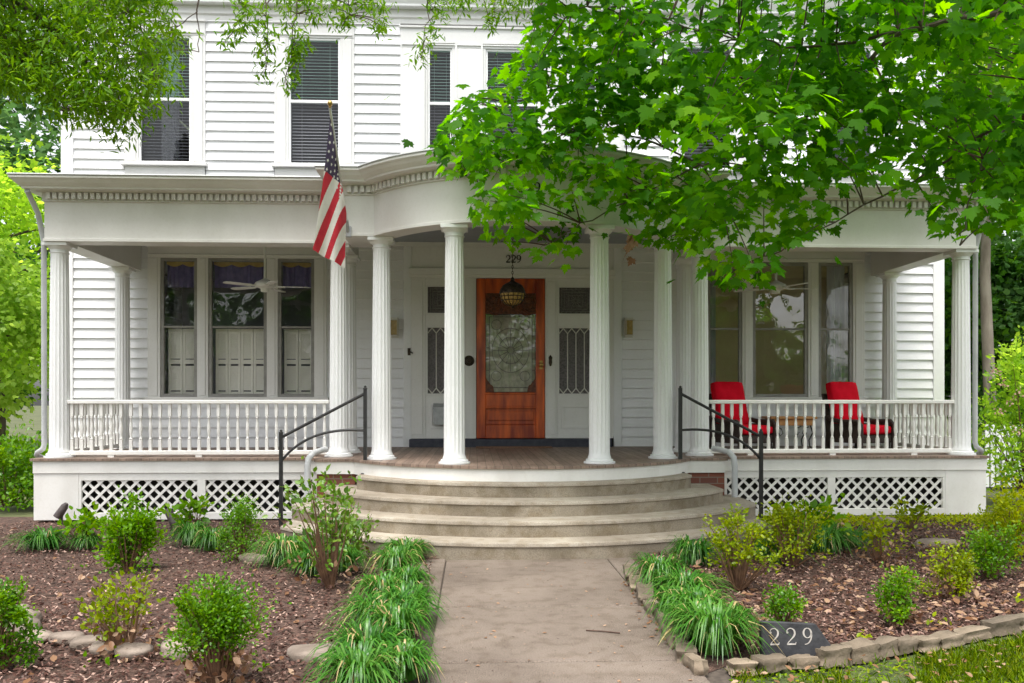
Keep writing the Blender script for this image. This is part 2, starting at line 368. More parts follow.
for sgn in (-1, 1):
    for (a, b) in [(6.05,5.35),(4.25,3.31),(2.21,1.57)]:
        lap(wall, min(a*sgn,b*sgn), max(a*sgn,b*sgn), GZ1, ZT-.12, front)
    for (a, b) in [(5.35,4.25),(3.31,2.21)]:
        lap(wall, min(a*sgn,b*sgn), max(a*sgn,b*sgn), GZ1, 4.38, front)
wall.build('clapboard_wall', M['siding'], house)
for sgn in (-1, 1):                                        # side walls, each with an unseen opening added to light the front room
    xs = XC + sgn*HW; put = lambda a, t, z, xs=xs, sgn=sgn: (xs + sgn*(t-.02), a, z); wall = MB()
    lap(wall, YW+.10, YW+.4, .06, ZT-.1, put); lap(wall, YW+3.2, YW+11, .06, ZT-.1, put); lap(wall, YW+.4, YW+3.2, .06, 1.0, put); lap(wall, YW+.4, YW+3.2, 3.5, ZT-.1, put)
    wall.build('side_wall', M['siding'], house)
    m = MB(); x0, x1 = xs-.06, xs+.06
    for (a, b, z0, z1) in ((.32,.42,.92,3.56),(3.18,3.28,.92,3.56),(.42,3.18,.92,1.02),(.42,3.18,3.46,3.56),(1.77,1.83,1.02,3.46),(.42,1.77,2.22,2.27),(1.83,3.18,2.22,2.27)): m.box(x0,x1,YW+a,YW+b,z0,z1)
    wf = m.build('added_side_window', M['white'], house)
    m = MB(); m.add([(xs,YW+.42,1.02),(xs,YW+3.18,1.02),(xs,YW+3.18,3.46),(xs,YW+.42,3.46)], [(0,1,2,3)]); m.build('pane', M['glass'], wf)
shell = MB()
shell.box(ux(-HW+.03), ux(HW-.03), YW+10.9, YW+11, 0, ZT)
shell.box(ux(-HW+.06), ux(HW-.06), YW+.25, YW+10.9, FL-.12, FL-.02)     # inner floors
shell.box(ux(-HW+.06), ux(HW-.06), YW+.06, YW+10.9, 3.62, 3.72)
shell.box(ux(-HW+.06), ux(HW-.06), YW+.06, YW+10.9, ZT-.1, ZT)
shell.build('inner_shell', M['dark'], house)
fnd = MB(); fnd.box(ux(-HW+.02), ux(HW-.02), YW+.03, YW+10.95, -.1, .06)
fnd.build('foundation', M['brick'], house)
# rooms seen through the ground floor windows
def room(u0, u1, depth, mt):
    r = MB(); y0 = YW+.07; y1 = YW+depth
    r.add([(ux(u0),y0,FL),(ux(u1),y0,FL),(ux(u1),y1,FL),(ux(u0),y1,FL),(ux(u0),y0,3.6),(ux(u1),y0,3.6),(ux(u1),y1,3.6),(ux(u0),y1,3.6)],
          [(0,1,2,3),(4,5,6,7),(2,3,7,6)] + ([(0,3,7,4)] if u0 > -5 else []) + ([(1,2,6,5)] if u1 < 5 else []))
    r.build('room_wall', mt, house)
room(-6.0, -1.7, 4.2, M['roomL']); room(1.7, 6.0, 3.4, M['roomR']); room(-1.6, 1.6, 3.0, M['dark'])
# ---- corner boards and trim
def trimobj(name, boxes, mt=None, bevel=.004, parent=house):
    m = MB()
    for b in boxes: m.box(*b)
    return m.build(name, mt or M['white'], parent, bevel=bevel)
for sgn in (-1, 1):
    a, b = sorted((sgn*HW, sgn*6.04))
    trimobj('corner_board', [(ux(a-.012 if sgn<0 else a), ux(b if sgn<0 else b+.012), YW-.04, YW+.12, .05, ZT-.05)])
    a, b = sorted((sgn*1.53, sgn*1.42))
    trimobj('corner_board', [(ux(a), ux(b), YW-.064, YW+.02, FL-.01, 3.6)])
    a, b = sorted((sgn*5.035, sgn*5.10))
fr = MB()
prof = [(-.02,ZT-.18),(.03,ZT-.18),(.03,ZT-.12),(.055,ZT-.10),(.055,ZT-.07),(.03,ZT-.06),(.03,ZT+.02),(-.02,ZT+.02)]
fr.sweep([(ux(-HW),YW+.1),(ux(-HW),YW),(ux(HW),YW),(ux(HW),YW+.1)], prof)
fr.build('frieze_board', M['uptrim'], house)
# ---- main roof with overhanging eaves
r = MB(); e = .55
path = [(ux(-HW),YW+11),(ux(-HW),YW),(ux(HW),YW),(ux(HW),YW+11)]
r.sweep(path, [(-.05,ZT+.02),(.14,ZT+.02),(.14,ZT+.05),(.18,ZT+.12),(.22,ZT+.22),(.22,ZT+.26),(-.05,ZT+.26)])
r.build('eaves', M['white'], house)
r = MB(); x0, x1, y0, y1 = ux(-HW-.26), ux(HW+.26), YW-.26, YW+11.6; zc = ZT+.265; ymid = (y0+y1)/2
r.add([(x0,y0,zc),(x1,y0,zc),(x1,y1,zc),(x0,y1,zc),(x0+6.1,ymid,zc+3.6),(x1-6.1,ymid,zc+3.6)], [(0,1,5,4),(1,2,5),(2,3,4,5),(3,0,4),(0,3,2,1)])
r.build('roof', M['roof'], house)
# ---- windows
def winframe(u0, u1, z0, z1, fw, y, mt, zmid, glassmats, deep=.05, rail=.022):
    """double hung window: outer frame, two sashes, panes"""
    m = MB(); x0, x1 = ux(u0), ux(u1)
    m.box(x0,x0+fw,y,y+deep,z0,z1); m.box(x1-fw,x1,y,y+deep,z0,z1)
    m.box(x0+fw,x1-fw,y,y+deep,z1-fw,z1); m.box(x0+fw,x1-fw,y,y+deep,z0,z0+fw)
    m.box(x0+fw,x1-fw,y+.008,y+deep-.006,zmid-rail,zmid+rail)
    o = m.build('window', mt, house, bevel=.003)
    for (za, zb, gm, dy) in ((z0+fw, zmid-rail, glassmats[0], .030), (zmid+rail, z1-fw, glassmats[1], .022)):
        g = MB(); g.add([(x0+fw,y+dy,za),(x1-fw,y+dy,za),(x1-fw,y+dy,zb),(x0+fw,y+dy,zb)], [(0,1,2,3)])
        g.build('pane', gm, o)
    return o
def blinds(u0, u1, z0, z1, y, parent):
    m = MB(); z = z1-.01; n = 0
    while z > z0+.01:
        m.add([(ux(u0),y-.018,z-.011),(ux(u1),y-.018,z-.011),(ux(u1),y+.018,z+.011),(ux(u0),y+.018,z+.011)], [(0,1,2,3)])
        z -= .044; n += 1
    for f in (.2,.8):
        u = u0+(u1-u0)*f; m.box(ux(u)-.0015,ux(u)+.0015,y+.018,y+.020,z0,z1)
    m.build('venetian_blind', M['blind'], parent)
def casing(u0, u1, z0, z1, gaps, y, mt, sill=True, head=.10, proud=.05):
    """flat boards round window openings; gaps = list of (u0,u1,z0,z1) openings"""
    m = MB(); edges = [u0] + [q for g in gaps for q in g[:2]] + [u1]
    zb = gaps[0][2]; zt = gaps[0][3]
    for i in range(0, len(edges), 2):
        a, b = edges[i], edges[i+1]; m.box(ux(a),ux(b),y-proud,y+.05,zb,zt)
        if b-a > .07:                                      # raised strip on each upright board
            w = min(.028, (b-a)*.2); m.box(ux(a)+w*1.2,ux(b)-w*1.2,y-proud-.012,y-proud,zb+.02,zt-.01)
    m.box(ux(u0),ux(u1),y-proud-.003,y+.05,zt,z1)
    m.box(ux(u0-.015),ux(u1+.015),y-proud-.028,y+.03,z1,z1+.03)
    m.box(ux(u0+.02),ux(u1-.02),y-proud-.020,y-proud-.003,zt+.03,zt+.05)
    if sill:
        m.box(ux(u0-.03),ux(u1+.03),y-proud-.055,y+.05,zb-.045,zb)
        m.box(ux(u0+.01),ux(u1-.01),y-proud+.003,y+.04,z0,zb-.045)
    else: m.box(ux(u0),ux(u1),y-proud,y+.05,z0,zb)
    return m.build('window_casing', mt, house, bevel=.004)
# ground floor triple windows
for sgn in (-1, 1):
    c = sgn*3.81; gaps = [(c-1.05,c-.55),(c-.40,c+.40),(c+.55,c+1.05)]
    gaps = [(a,b,1.405,3.325) for a,b in gaps]
    casing(c-1.22, c+1.22, 1.33, 3.47, gaps, YW, M['casing'])
    trimobj('window_header', [(ux(c-1.27), ux(c+1.27), YW-.03, YW+.03, 3.503, 3.6)], M['casing'])
    for (a, b, z0, z1) in gaps:
        w = winframe(a, b, z0, z1, .045, YW-.035, M['storm'], 2.375, (M['glass'], M['glass']) if sgn < 0 else (M['glassR'], M['glass'] if a > c+.3 else M['glassR']), .06, .014)
        if sgn < 0:
            s = MB(); n = 4 if b-a > .6 else 2; pw = (b-a-.10)/n; y = YW+.13
            for i in range(n):
                p0 = a+.05+i*pw; p1 = p0+pw-.006
                s.box(ux(p0),ux(p0+.032),y,y+.025,1.42,2.36); s.box(ux(p1-.032),ux(p1),y,y+.025,1.42,2.36)
                for zz in (1.42, 1.87, 2.30): s.box(ux(p0+.032),ux(p1-.032),y,y+.025,zz,zz+.06)
                z = 1.50
                while z < 2.29:
                    if not (1.84 < z < 1.94): s.add([(ux(p0+.032),y+.002,z),(ux(p1-.032),y+.002,z),(ux(p1-.032),y+.012,z+.036),(ux(p0+.032),y+.012,z+.036)], [(0,1,2,3)])
                    z += .034
            s.build('interior_shutter', M['shutter'], w)
            v = MB(); t = MB(); y = YW+.15; nn = 18; zb = 2.94
            def wavy(k): return y + .02*math.sin(k*1.9)
            for i in range(nn):
                ua, ub = a+.03+(b-a-.06)*i/nn, a+.03+(b-a-.06)*(i+1)/nn
                v.add([(ux(ua),wavy(i),zb),(ux(ub),wavy(i+1),zb),(ux(ub),wavy(i+1),3.31),(ux(ua),wavy(i),3.31)], [(0,1,2,3)])
            ns = 3 if b-a > .6 else 2
            for i in range(ns*8):
                ua, ub = a+.03+(b-a-.06)*i/(ns*8), a+.03+(b-a-.06)*(i+1)/(ns*8)
                da, db = [.05+.035*abs(math.sin(PI*q/8)) for q in (i, i+1)]
                t.add([(ux(ua),y-.035,3.31-da),(ux(ub),y-.035,3.31-db),(ux(ub),y-.035,3.31),(ux(ua),y-.035,3.31)], [(0,1,2,3)])
            vo = v.build('valance', M['purple'], w); t.build('valance_trim', M['gold'], w)
        else:
            if a > c+.3 or b < c-.3:
                cu = MB(); n = 40; y = YW+.16; ua0, ub0 = (a+(b-a)*.42, b-.03) if a > c else (a+.03, a+(b-a)*.35)
                for i in range(n):
                    ua, ub = ua0+(ub0-ua0)*i/n, ua0+(ub0-ua0)*(i+1)/n
                    f = lambda k: y+.03*math.sin(k*1.15)+.012*math.sin(k*2.7)
                    cu.add([(ux(ua),f(i),1.0),(ux(ub),f(i+1),1.0),(ux(ub),f(i+1),3.32),(ux(ua),f(i),3.32)], [(0,1,2,3)])
                cu.build('curtain', M['curtain'], w, smooth='all')
# upper windows
def upper(u, half, z0=4.63, z1=6.39):
    w = winframe(u-half, u+half, z0, z1, .028, YW-.03, M['white'], 5.515, (M['glass3'], M['glass2']), .06, .02)
    blinds(u-half+.03, u+half-.03, z0+.03, z1-.03, YW+.075, w)
    d = MB(); d.add([(ux(u-half),YW+.5,z0-.1),(ux(u+half),YW+.5,z0-.1),(ux(u+half),YW+.5,z1+.1),(ux(u-half),YW+.5,z1+.1)], [(0,1,2,3)])
    if abs(u) > 4 and u < 0:
        cu = MB(); n = 26
        for i in range(n):
            ua, ub = u-.12+.24*i/n, u-.12+.24*(i+1)/n; f = lambda k: YW+.17+.02*math.sin(k*1.3)
            cu.add([(ux(ua),f(i),z0),(ux(ub),f(i+1),z0),(ux(ub),f(i+1),z1),(ux(ua),f(i),z1)], [(0,1,2,3)])
        cu.build('curtain', M['curtain'], w)
for u in (-4.80, -2.76, 4.80, 2.76):
    casing(u-.55, u+.55, 4.38, 6.58, [(u-.355,u+.355,4.63,6.39)], YW, M['uptrim'], proud=.042)
    upper(u, .355)
bay = [(-1.19,-.85),(-.38,.38),(.85,1.19)]
casing(-1.57, 1.57, 3.75, 6.55, [(a,b,4.42,6.28) for a,b in bay], YW, M['uptrim'], proud=.05)
for a, b in bay: upper((a+b)/2, (b-a)/2, 4.42, 6.28)
fl = MB()
for a, b in bay:
    for (x0,x1,z0,z1) in ((a-.07,a-.04,4.5,6.37),(b+.04,b+.07,4.5,6.37),(a-.04,b+.04,6.34,6.37)): fl.box(ux(x0),ux(x1),YW-.072,YW-.062,z0,z1)
fl.build('window_molding', M['uptrim'], house)
# ---- door surround
XC0 = XC; XC = XC-.031
K = .01408
def zy(y): return EYE-(y-401)*K
sur = MB(); yb = YW-.02
sur.box(ux(-1.42),ux(1.47),yb-.02,YW+.02,3.20,3.58)                      # upper panel
sur.box(ux(-1.42),ux(1.47),yb-.07,YW+.02,3.115,3.20)                     # architrave
sur.box(ux(-1.42),ux(1.47),yb-.045,YW+.02,3.07,3.115)
for s in (-1,1):
    for (a,b) in ((1.47,1.19),(.655,.485)):
        x0,x1 = sorted((s*a,s*b)); sur.box(ux(x0),ux(x1),yb-.03,YW+.03,FL+.115,3.07)
    x0,x1 = sorted((s*.63,s*.52)); sur.box(ux(x0),ux(x1),yb-.042,yb-.03,FL+.17,3.03)
    x0,x1 = sorted((s*1.39,s*1.23)); sur.box(ux(x0),ux(x1),yb-.042,yb-.03,FL+.17,3.03)
    a0,a1 = sorted((s*.655,s*1.19))
    sur.box(ux(a0),ux(a1),yb-.02,YW+.02,2.97,3.07); sur.box(ux(a0),ux(a1),yb-.02,YW+.02,2.40,2.56)
    sur.box(ux(a0),ux(a1),yb-.02,YW+.02,FL+.115,1.43)
    sur.box(ux(a0+.06),ux(a1-.06),yb-.032,yb-.02,.96,1.00); sur.box(ux(a0+.06),ux(a1-.06),yb-.032,yb-.02,1.26,1.30)
    sur.box(ux(a0+.06),ux(a0+.10),yb-.032,yb-.02,1.00,1.26); sur.box(ux(a1-.10),ux(a1-.06),yb-.032,yb-.02,1.00,1.26)
for u in (-1.0, 1.0): sur.box(ux(u-.03),ux(u+.03),yb-.026,yb-.02,3.23,3.56)
sur.build('door_surround', M['casing'], house, bevel=.004)
sl = MB(); sl.box(ux(-1.41),ux(1.41),YW-.17,YW+.05,FL-.01,FL+.112); sl.build('door_sill', M['navy'], house, bevel=.008)
for s in (-1,1):
    a0,a1 = sorted((s*.655,s*1.19)); x0,x1 = ux(a0+.03),ux(a1-.03)
    # leaded sidelight
    g = MB(); g.box(x0,x1,YW-.005,YW+.01,1.44,2.39); so = g.build('sidelight_window', M['sideglass'], house)
    f = MB()
    for q in ((x0-.03,x0,1.43,2.40),(x1,x1+.03,1.43,2.40),(x0,x1,1.43,1.455),(x0,x1,2.375,2.40)): f.box(q[0],q[1],yb-.022,YW+.005,q[2],q[3])
    f.build('sash', M['casing'], so, bevel=.003)
    ld = MB(); n = 4; w = (x1-x0)/n; y = YW-.012
    for i in range(n+1):
        x = x0+i*w
        if 0 < i < n: ld.tube([(x,y,1.53),(x,y,2.30)], .0075, 6)
    for i in range(n):
        xa, xb, xm = x0+i*w, x0+(i+1)*w, x0+(i+.5)*w
        for (za, zb) in ((1.53,1.457),(2.30,2.373)):
            ld.tube([(xa,y,za),(xm,y,zb)], .0075, 6); ld.tube([(xm,y,zb),(xb,y,za)], .0075, 6)
    ld.build('lead_came', M['leadw'], so)
    # square stained transom
    g = MB(); g.box(x0,x1,YW-.005,YW+.01,2.575,2.955); so = g.build('transom_window', M['sideglass'], house)
    f = MB()
    for q in ((x0-.03,x0,2.56,2.97),(x1,x1+.03,2.56,2.97),(x0,x1,2.56,2.582),(x0,x1,2.948,2.97)): f.box(q[0],q[1],yb-.022,YW+.005,q[2],q[3])
    f.build('sash', M['casing'], so, bevel=.003)
    ld = MB(); cx, cz = (x0+x1)/2, 2.765
    for (hx, hz) in ((.20,.155),(.165,.12),(.10,.075)):
        p = [(cx-hx,y,cz-hz),(cx+hx,y,cz-hz),(cx+hx,y,cz+hz),(cx-hx,y,cz+hz),(cx-hx,y,cz-hz)]
        for i in range(4): ld.tube(p[i:i+2], .004, 5)
    for i in range(12):
        q = 2*PI*i/12; r1 = .07 if i % 2 else .11
        ld.tube([(cx+.02*math.cos(q),y,cz+.02*math.sin(q)),(cx+r1*math.cos(q),y,cz+r1*.8*math.sin(q))], .0045, 5)
    for i in range(7):
        xx = x0+(x1-x0)*(i+.5)/7
        ld.tube([(xx,y,2.585),(xx,y,2.61)], .004, 5); ld.tube([(xx,y,2.92),(xx,y,2.945)], .004, 5)
    ld.build('lead_came', M['lead'], so)
# ---- front door
dz0, dz1 = FL+.118, 3.065; dy = YW-.015; dh = .478
d = MB()
d.box(ux(-dh),ux(-dh+.125),dy-.045,dy+.02,dz0,dz1); d.box(ux(dh-.125),ux(dh),dy-.045,dy+.02,dz0,dz1)
i0, i1 = -dh+.125, dh-.125
d.box(ux(i0),ux(i1),dy-.043,dy+.02,dz0,dz0+.19)
d.box(ux(i0),ux(i1),dy-.043,dy+.02,1.27,1.47)
d.box(ux(i0),ux(i1),dy-.043,dy+.02,2.86,dz1)
d.box(ux(i0),ux(i1),dy-.010,dy+.01,dz0+.19,1.27)
d.box(ux(i0+.03),ux(i1-.03),dy-.034,dy-.010,dz0+.25,1.21)
d.box(ux(i0-.005),ux(i1+.005),dy-.058,dy-.043,1.245,1.275); d.box(ux(i0-.005),ux(i1+.005),dy-.058,dy-.043,1.44,1.465)
door = d.build('front_door', M['door'], house, bevel=.006)
cv = MB(); cv.box(ux(i0),ux(i1),dy-.030,dy+.01,2.57,2.86)
for s in (-1,1):                                            # fretwork corners above and scallops below the glass
    def arc(cu, cz, r, a0, a1, n=9): return [(ux(cu)+r*math.cos(a0+(a1-a0)*i/n), cz+r*math.sin(a0+(a1-a0)*i/n)) for i in range(n+1)]
    for (r, cz) in ((.10,2.74),(.06,2.76),(.12,2.68)):
        pts = arc(s*(i1-.10) if r < .11 else s*(i1-.13), cz, r, 0, 2*PI, 20)
        cv.tube([(p[0],dy-.036,p[1]) for p in pts], .012, 6)
    cv.tube([(ux(s*i1),dy-.035,2.60),(ux(s*(i1-.06)),dy-.036,2.58),(ux(s*(i1-.2)),dy-.036,2.66),(ux(s*(i1-.28)),dy-.036,2.80)], .014, 6)
    o = [(ux(s*i1),1.47),(ux(s*(i1-.12)),1.47),(ux(s*(i1-.115)),1.515)] + [(ux(s*(i1-.065-.045*math.cos(q))),1.535+.045*math.sin(q)*1.0) for q in (0,.5,1.0,1.4)] + [(ux(s*(i1-.05)),1.615),(ux(s*(i1-.02)),1.65),(ux(s*i1),1.70)]
    if s > 0: o = o[::-1]
    cv.slab(o, dy-.032, dy+.006)
cv.build('door_carving', M['doord'], door)
g = MB(); g.add([(ux(i0),dy-.008,1.47),(ux(i1),dy-.008,1.47),(ux(i1),dy-.008,2.57),(ux(i0),dy-.008,2.57)], [(0,1,2,3)])
g.build('door_glass', M['artglass'], door)
lp = MB(); n = 30
for i in range(n):
    ua, ub = i0+.01+(i1-i0-.02)*i/n, i0+.01+(i1-i0-.02)*(i+1)/n; f_y = lambda k: dy+.03+.008*math.sin(k*1.3)
    lp.add([(ux(ua),f_y(i),1.48),(ux(ub),f_y(i+1),1.48),(ux(ub),f_y(i+1),2.56),(ux(ua),f_y(i),2.56)], [(0,1,2,3)])
lp.build('added_backing', M['backing'], door, smooth='all')  # pale panel added behind the door glass to brighten it
ld = MB(); y = dy-.014; cz = 2.06
for (hx, z0, z1) in ((.30,1.54,2.53),(.355,1.47,2.57)):
    p = [(ux(-hx),y,z0),(ux(hx),y,z0),(ux(hx),y,z1),(ux(-hx),y,z1),(ux(-hx),y,z0)]
    for i in range(4): ld.tube(p[i:i+2], .006, 5)
for i in range(16):
    q = 2*PI*i/16; r0 = .035; r1 = .25 if i % 2 == 0 else .17
    ld.tube([(ux(r0*math.cos(q)),y,cz+r0*math.sin(q)),(ux(r1*math.cos(q)),y,cz+r1*1.2*math.sin(q))], .0045, 5)
for (r, k) in ((.05,1),(.17,1.1),(.26,1.2)):
    pts = [(ux(r*math.cos(2*PI*i/24)),y,cz+r*k*math.sin(2*PI*i/24)) for i in range(25)]; ld.tube(pts, .0045, 5)
for s in (-1,1):
    for k in range(6):
        z = 1.62+.16*k; ld.tube([(ux(s*.30),y,z),(ux(s*.355),y,z)], .0045, 5)
    for k in range(2):
        zc = (1.70, 2.42)[k]; pts = [(ux(s*(.20+.07*math.cos(2*PI*i/16))),y,zc+.07*math.sin(2*PI*i/16)) for i in range(17)]; ld.tube(pts, .004, 5)
for k in range(5):
    u = -.24+.12*k; ld.tube([(ux(u),y,2.53),(ux(u),y,2.57)], .0045, 5)
ld.build('lead_came', M['lead'], door)
kn = MB(); zk = zy(365)
kn.tube([(ux(.425),dy-.045,zk),(ux(.425),dy-.085,zk)], .012, 10)
kn.lathe([(.001,-.03),(.02,-.024),(.03,-.008),(.03,.008),(.02,.024),(.001,.03)], (ux(.425),dy-.10,zk), 14)
kn.slab([(ux(.405),zk-.06),(ux(.445),zk-.06),(ux(.445),zk+.06),(ux(.405),zk+.06)], dy-.052, dy-.046)
kn.build('door_knob', M['brass'], door, smooth=True)
# bell plate, escutcheon, latch
b = MB(); px = W(469,361,YW)
b.lathe([(.075,0),(.075,.012),(.055,.022),(.05,.016),(.03,.018),(.028,.04),(.001,.045)], (0,0,0), 22)
b.v = [(px.x+v[0], yb-.03-v[2], px.z+v[1]) for v in b.v]
b.build('door_bell', M['bronze'], house, smooth=True)
b = MB(); q = W(550,361,YW)
b.slab([(q.x-.012,q.z-.075),(q.x+.012,q.z-.075),(q.x+.024,q.z-.03),(q.x+.022,q.z+.02),(q.x+.028,q.z+.045),(q.x,q.z+.085),(q.x-.028,q.z+.045),(q.x-.022,q.z+.02),(q.x-.024,q.z-.03)], yb-.056, yb-.031)
b.build('bell_push', M['bronze'], house, bevel=.004)
b = MB(); q = W(409.5,352,YW); b.box(q.x-.02,q.x+.02,YW-.075,YW-.05,q.z-.05,q.z+.05); b.tube([(q.x+.01,YW-.075,q.z),(q.x+.05,YW-.10,q.z-.02)], .01, 6)
b.build('wall_hook', M['bronze'], house)
XC_D = XC; XC = XC0
# ---- numerals (stroked, thick and thin)
def ribbon(mb, pts, wid, y0, y1):
    P = [Vector(p) for p in pts]; n = len(P); L=[]; R=[]
    for i in range(n):
        t = (P[min(i+1,n-1)]-P[max(i-1,0)]).normalized(); m = Vector((-t.y,t.x)); L.append(P[i]+m*wid[i]/2); R.append(P[i]-m*wid[i]/2)
    for i in range(n-1): mb.slab([L[i],R[i],R[i+1],L[i+1]], y0, y1)
def bez(p0,p1,p2,p3,n=10):
    return [((1-t)**3*p0[0]+3*(1-t)**2*t*p1[0]+3*(1-t)*t*t*p2[0]+t**3*p3[0], (1-t)**3*p0[1]+3*(1-t)**2*t*p1[1]+3*(1-t)*t*t*p2[1]+t**3*p3[1]) for t in [i/n for i in range(n+1)]]
def digit(mb, ch, x, z, h, y0, y1, k=1.0):
    S_ = lambda pts: [(x+p[0]*h, z+p[1]*h) for p in pts]
    if ch == '2':
        a = bez((.06,.74),(.06,1.06),(.58,1.06),(.55,.68)); b = bez((.55,.68),(.52,.44),(.20,.28),(.05,.05))[1:]
        pts = a+b; n = len(pts); w = [h*k*(.05+.09*math.exp(-((i/(n-1)-.52)/.2)**2)) for i in range(n)]
        ribbon(mb, S_(pts), w, y0, y1)
        ribbon(mb, S_([(.04,.05),(.30,.055),(.56,.05),(.60,.17)]), [h*k*.11,h*k*.12,h*k*.10,h*k*.03], y0, y1)
        c = [(.10+.065*math.cos(q*PI/5), .735+.065*math.sin(q*PI/5)) for q in range(10)]; mb.slab(S_(c), y0, y1)
    else:
        c = [(.30+.235*math.cos(2*PI*i/24), .69+.28*math.sin(2*PI*i/24)) for i in range(25)]
        w = [h*k*(.05+.085*abs(math.cos(2*PI*i/24))**1.5) for i in range(25)]
        ribbon(mb, S_(c), w, y0, y1)
        t = bez((.53,.66),(.56,.28),(.36,.03),(.10,.03)); w = [h*k*(.13-.085*i/10) for i in range(11)]
        ribbon(mb, S_(t), w, y0, y1)
for i, ch in enumerate('229'):
    m = MB(); digit(m, ch, ux(-.10)+.075*i, 3.29, .105, yb-.034, yb-.021, 1.25); m.build('house_number', M['black'], house)
# ================================================================ PORCH (parts of the house)
CY = 10.4
def arcpts(R, ylim, n=40):
    a = math.acos((CY-ylim)/R); return [(XC+R*math.sin(-a+2*a*i/n), CY-R*math.cos(-a+2*a*i/n)) for i in range(n+1)]
YE = 9.72
ZF = 3.135
ent = [(ux(-5.34),YW-.06),(ux(-5.34),YE),(ux(-1.95),YE),(ux(-1.95),YE-.45)] + arcpts(1.98, YE-.45) + [(ux(1.95),YE-.45),(ux(1.95),YE),(ux(5.34),YE),(ux(5.34),YW-.06)]
e_ = MB()
e_.sweep(ent, [(-.23,ZF),(0,ZF),(.012,ZF+.002),(.012,ZF+.03),(0,ZF+.035),(0,3.575),(.022,3.58),(.022,3.59),(-.23,3.59)])
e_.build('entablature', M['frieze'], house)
cr = MB()
cr.sweep(ent, [(-.2,3.592),(.018,3.592),(.018,3.672),(.060,3.674),(.070,3.684),(.165,3.687),(.17,3.705),(.185,3.715),(.215,3.74),(.24,3.77),(.25,3.775),(.26,3.785),(.26,3.808),(-.2,3.83)])
cr.build('cornice', M['frieze'], house)
gt = MB(); gt.sweep(ent, [(.20,3.810),(.267,3.810),(.272,3.818),(.267,3.828),(.20,3.836)]); gt.build('drip_edge', M['pipe'], house)
dn = MB(); acc = 0.0; step = .0685
for i in range(1, len(ent)-2):
    a, b = Vector(ent[i]), Vector(ent[i+1]); L = (b-a).length; t = (b-a)/L; n = Vector((t.y,-t.x)); s = step-acc
    while s < L:
        c = a + t*s; q = []
        for (dt, d0) in ((-.0215,.019),(.0215,.019),(.0215,.062),(-.0215,.062)): p = c+t*dt+n*d0; q.append((p.x,p.y))
        dn.prism(q, 3.600, 3.668); s += step
    acc = (L-(s-step)) % step
dn.build('dentil_molding', M['frieze'], house)
def plan(extra, R, yblk, ub, uside):
    return [(ux(-uside),YW-.03),(ux(-uside),YE+extra),(ux(-ub),YE+extra),(ux(-ub),yblk)] + arcpts(R, yblk) + [(ux(ub),yblk),(ux(ub),YE+extra),(ux(uside),YE+extra),(ux(uside),YW-.03)]
def flat(mb, pts, z):
    mb.add([(p[0],p[1],z) for p in pts], [tuple(range(len(pts)))]); return mb
pr = MB(); pr.prism(plan(-.02, 2.0, YE-.47, 1.97, 5.36)[::1], 3.832, 3.856); pr.build('porch_roof', M['roof'], house)
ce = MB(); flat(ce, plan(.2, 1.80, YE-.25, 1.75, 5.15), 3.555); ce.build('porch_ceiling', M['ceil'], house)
cm = MB(); cm.box(ux(-5.1),ux(-1.6),YW-.10,YW-.06,3.50,3.553); cm.box(ux(1.6),ux(5.1),YW-.10,YW-.06,3.50,3.553); cm.box(ux(-1.6),ux(1.6),YW-.13,YW-.095,3.50,3.553)
cm.build('ceiling_molding', M['casing'], house)
# ---- floor
YF = 9.66; RF = 2.12; YB = 9.42
flp = [(ux(-5.47),YW-.035),(ux(-5.47),YF),(ux(-2.3),YF),(ux(-2.3),YB)] + arcpts(RF, YB) + [(ux(2.3),YB),(ux(2.3),YF),(ux(5.47),YF),(ux(5.47),YW-.035)]
f_ = MB(); f_.prism(flp, FL-.028, FL); f_.build('porch_floor', M['floor'], house)
fi = MB(); off = .022
flp2 = [(ux(-5.47+off),YW-.05),(ux(-5.47+off),YF+off),(ux(-2.3+off),YF+off),(ux(-2.3+off),YB+off)] + arcpts(RF-off, YB+off) + [(ux(2.3-off),YB+off),(ux(2.3-off),YF+off),(ux(5.47-off),YF+off),(ux(5.47-off),YW-.05)]
fi.sweep(flp2, [(-.04,.545),(0,.545),(0,FL-.029),(-.04,FL-.029)])
fi.build('porch_fascia', M['skirt'], house)
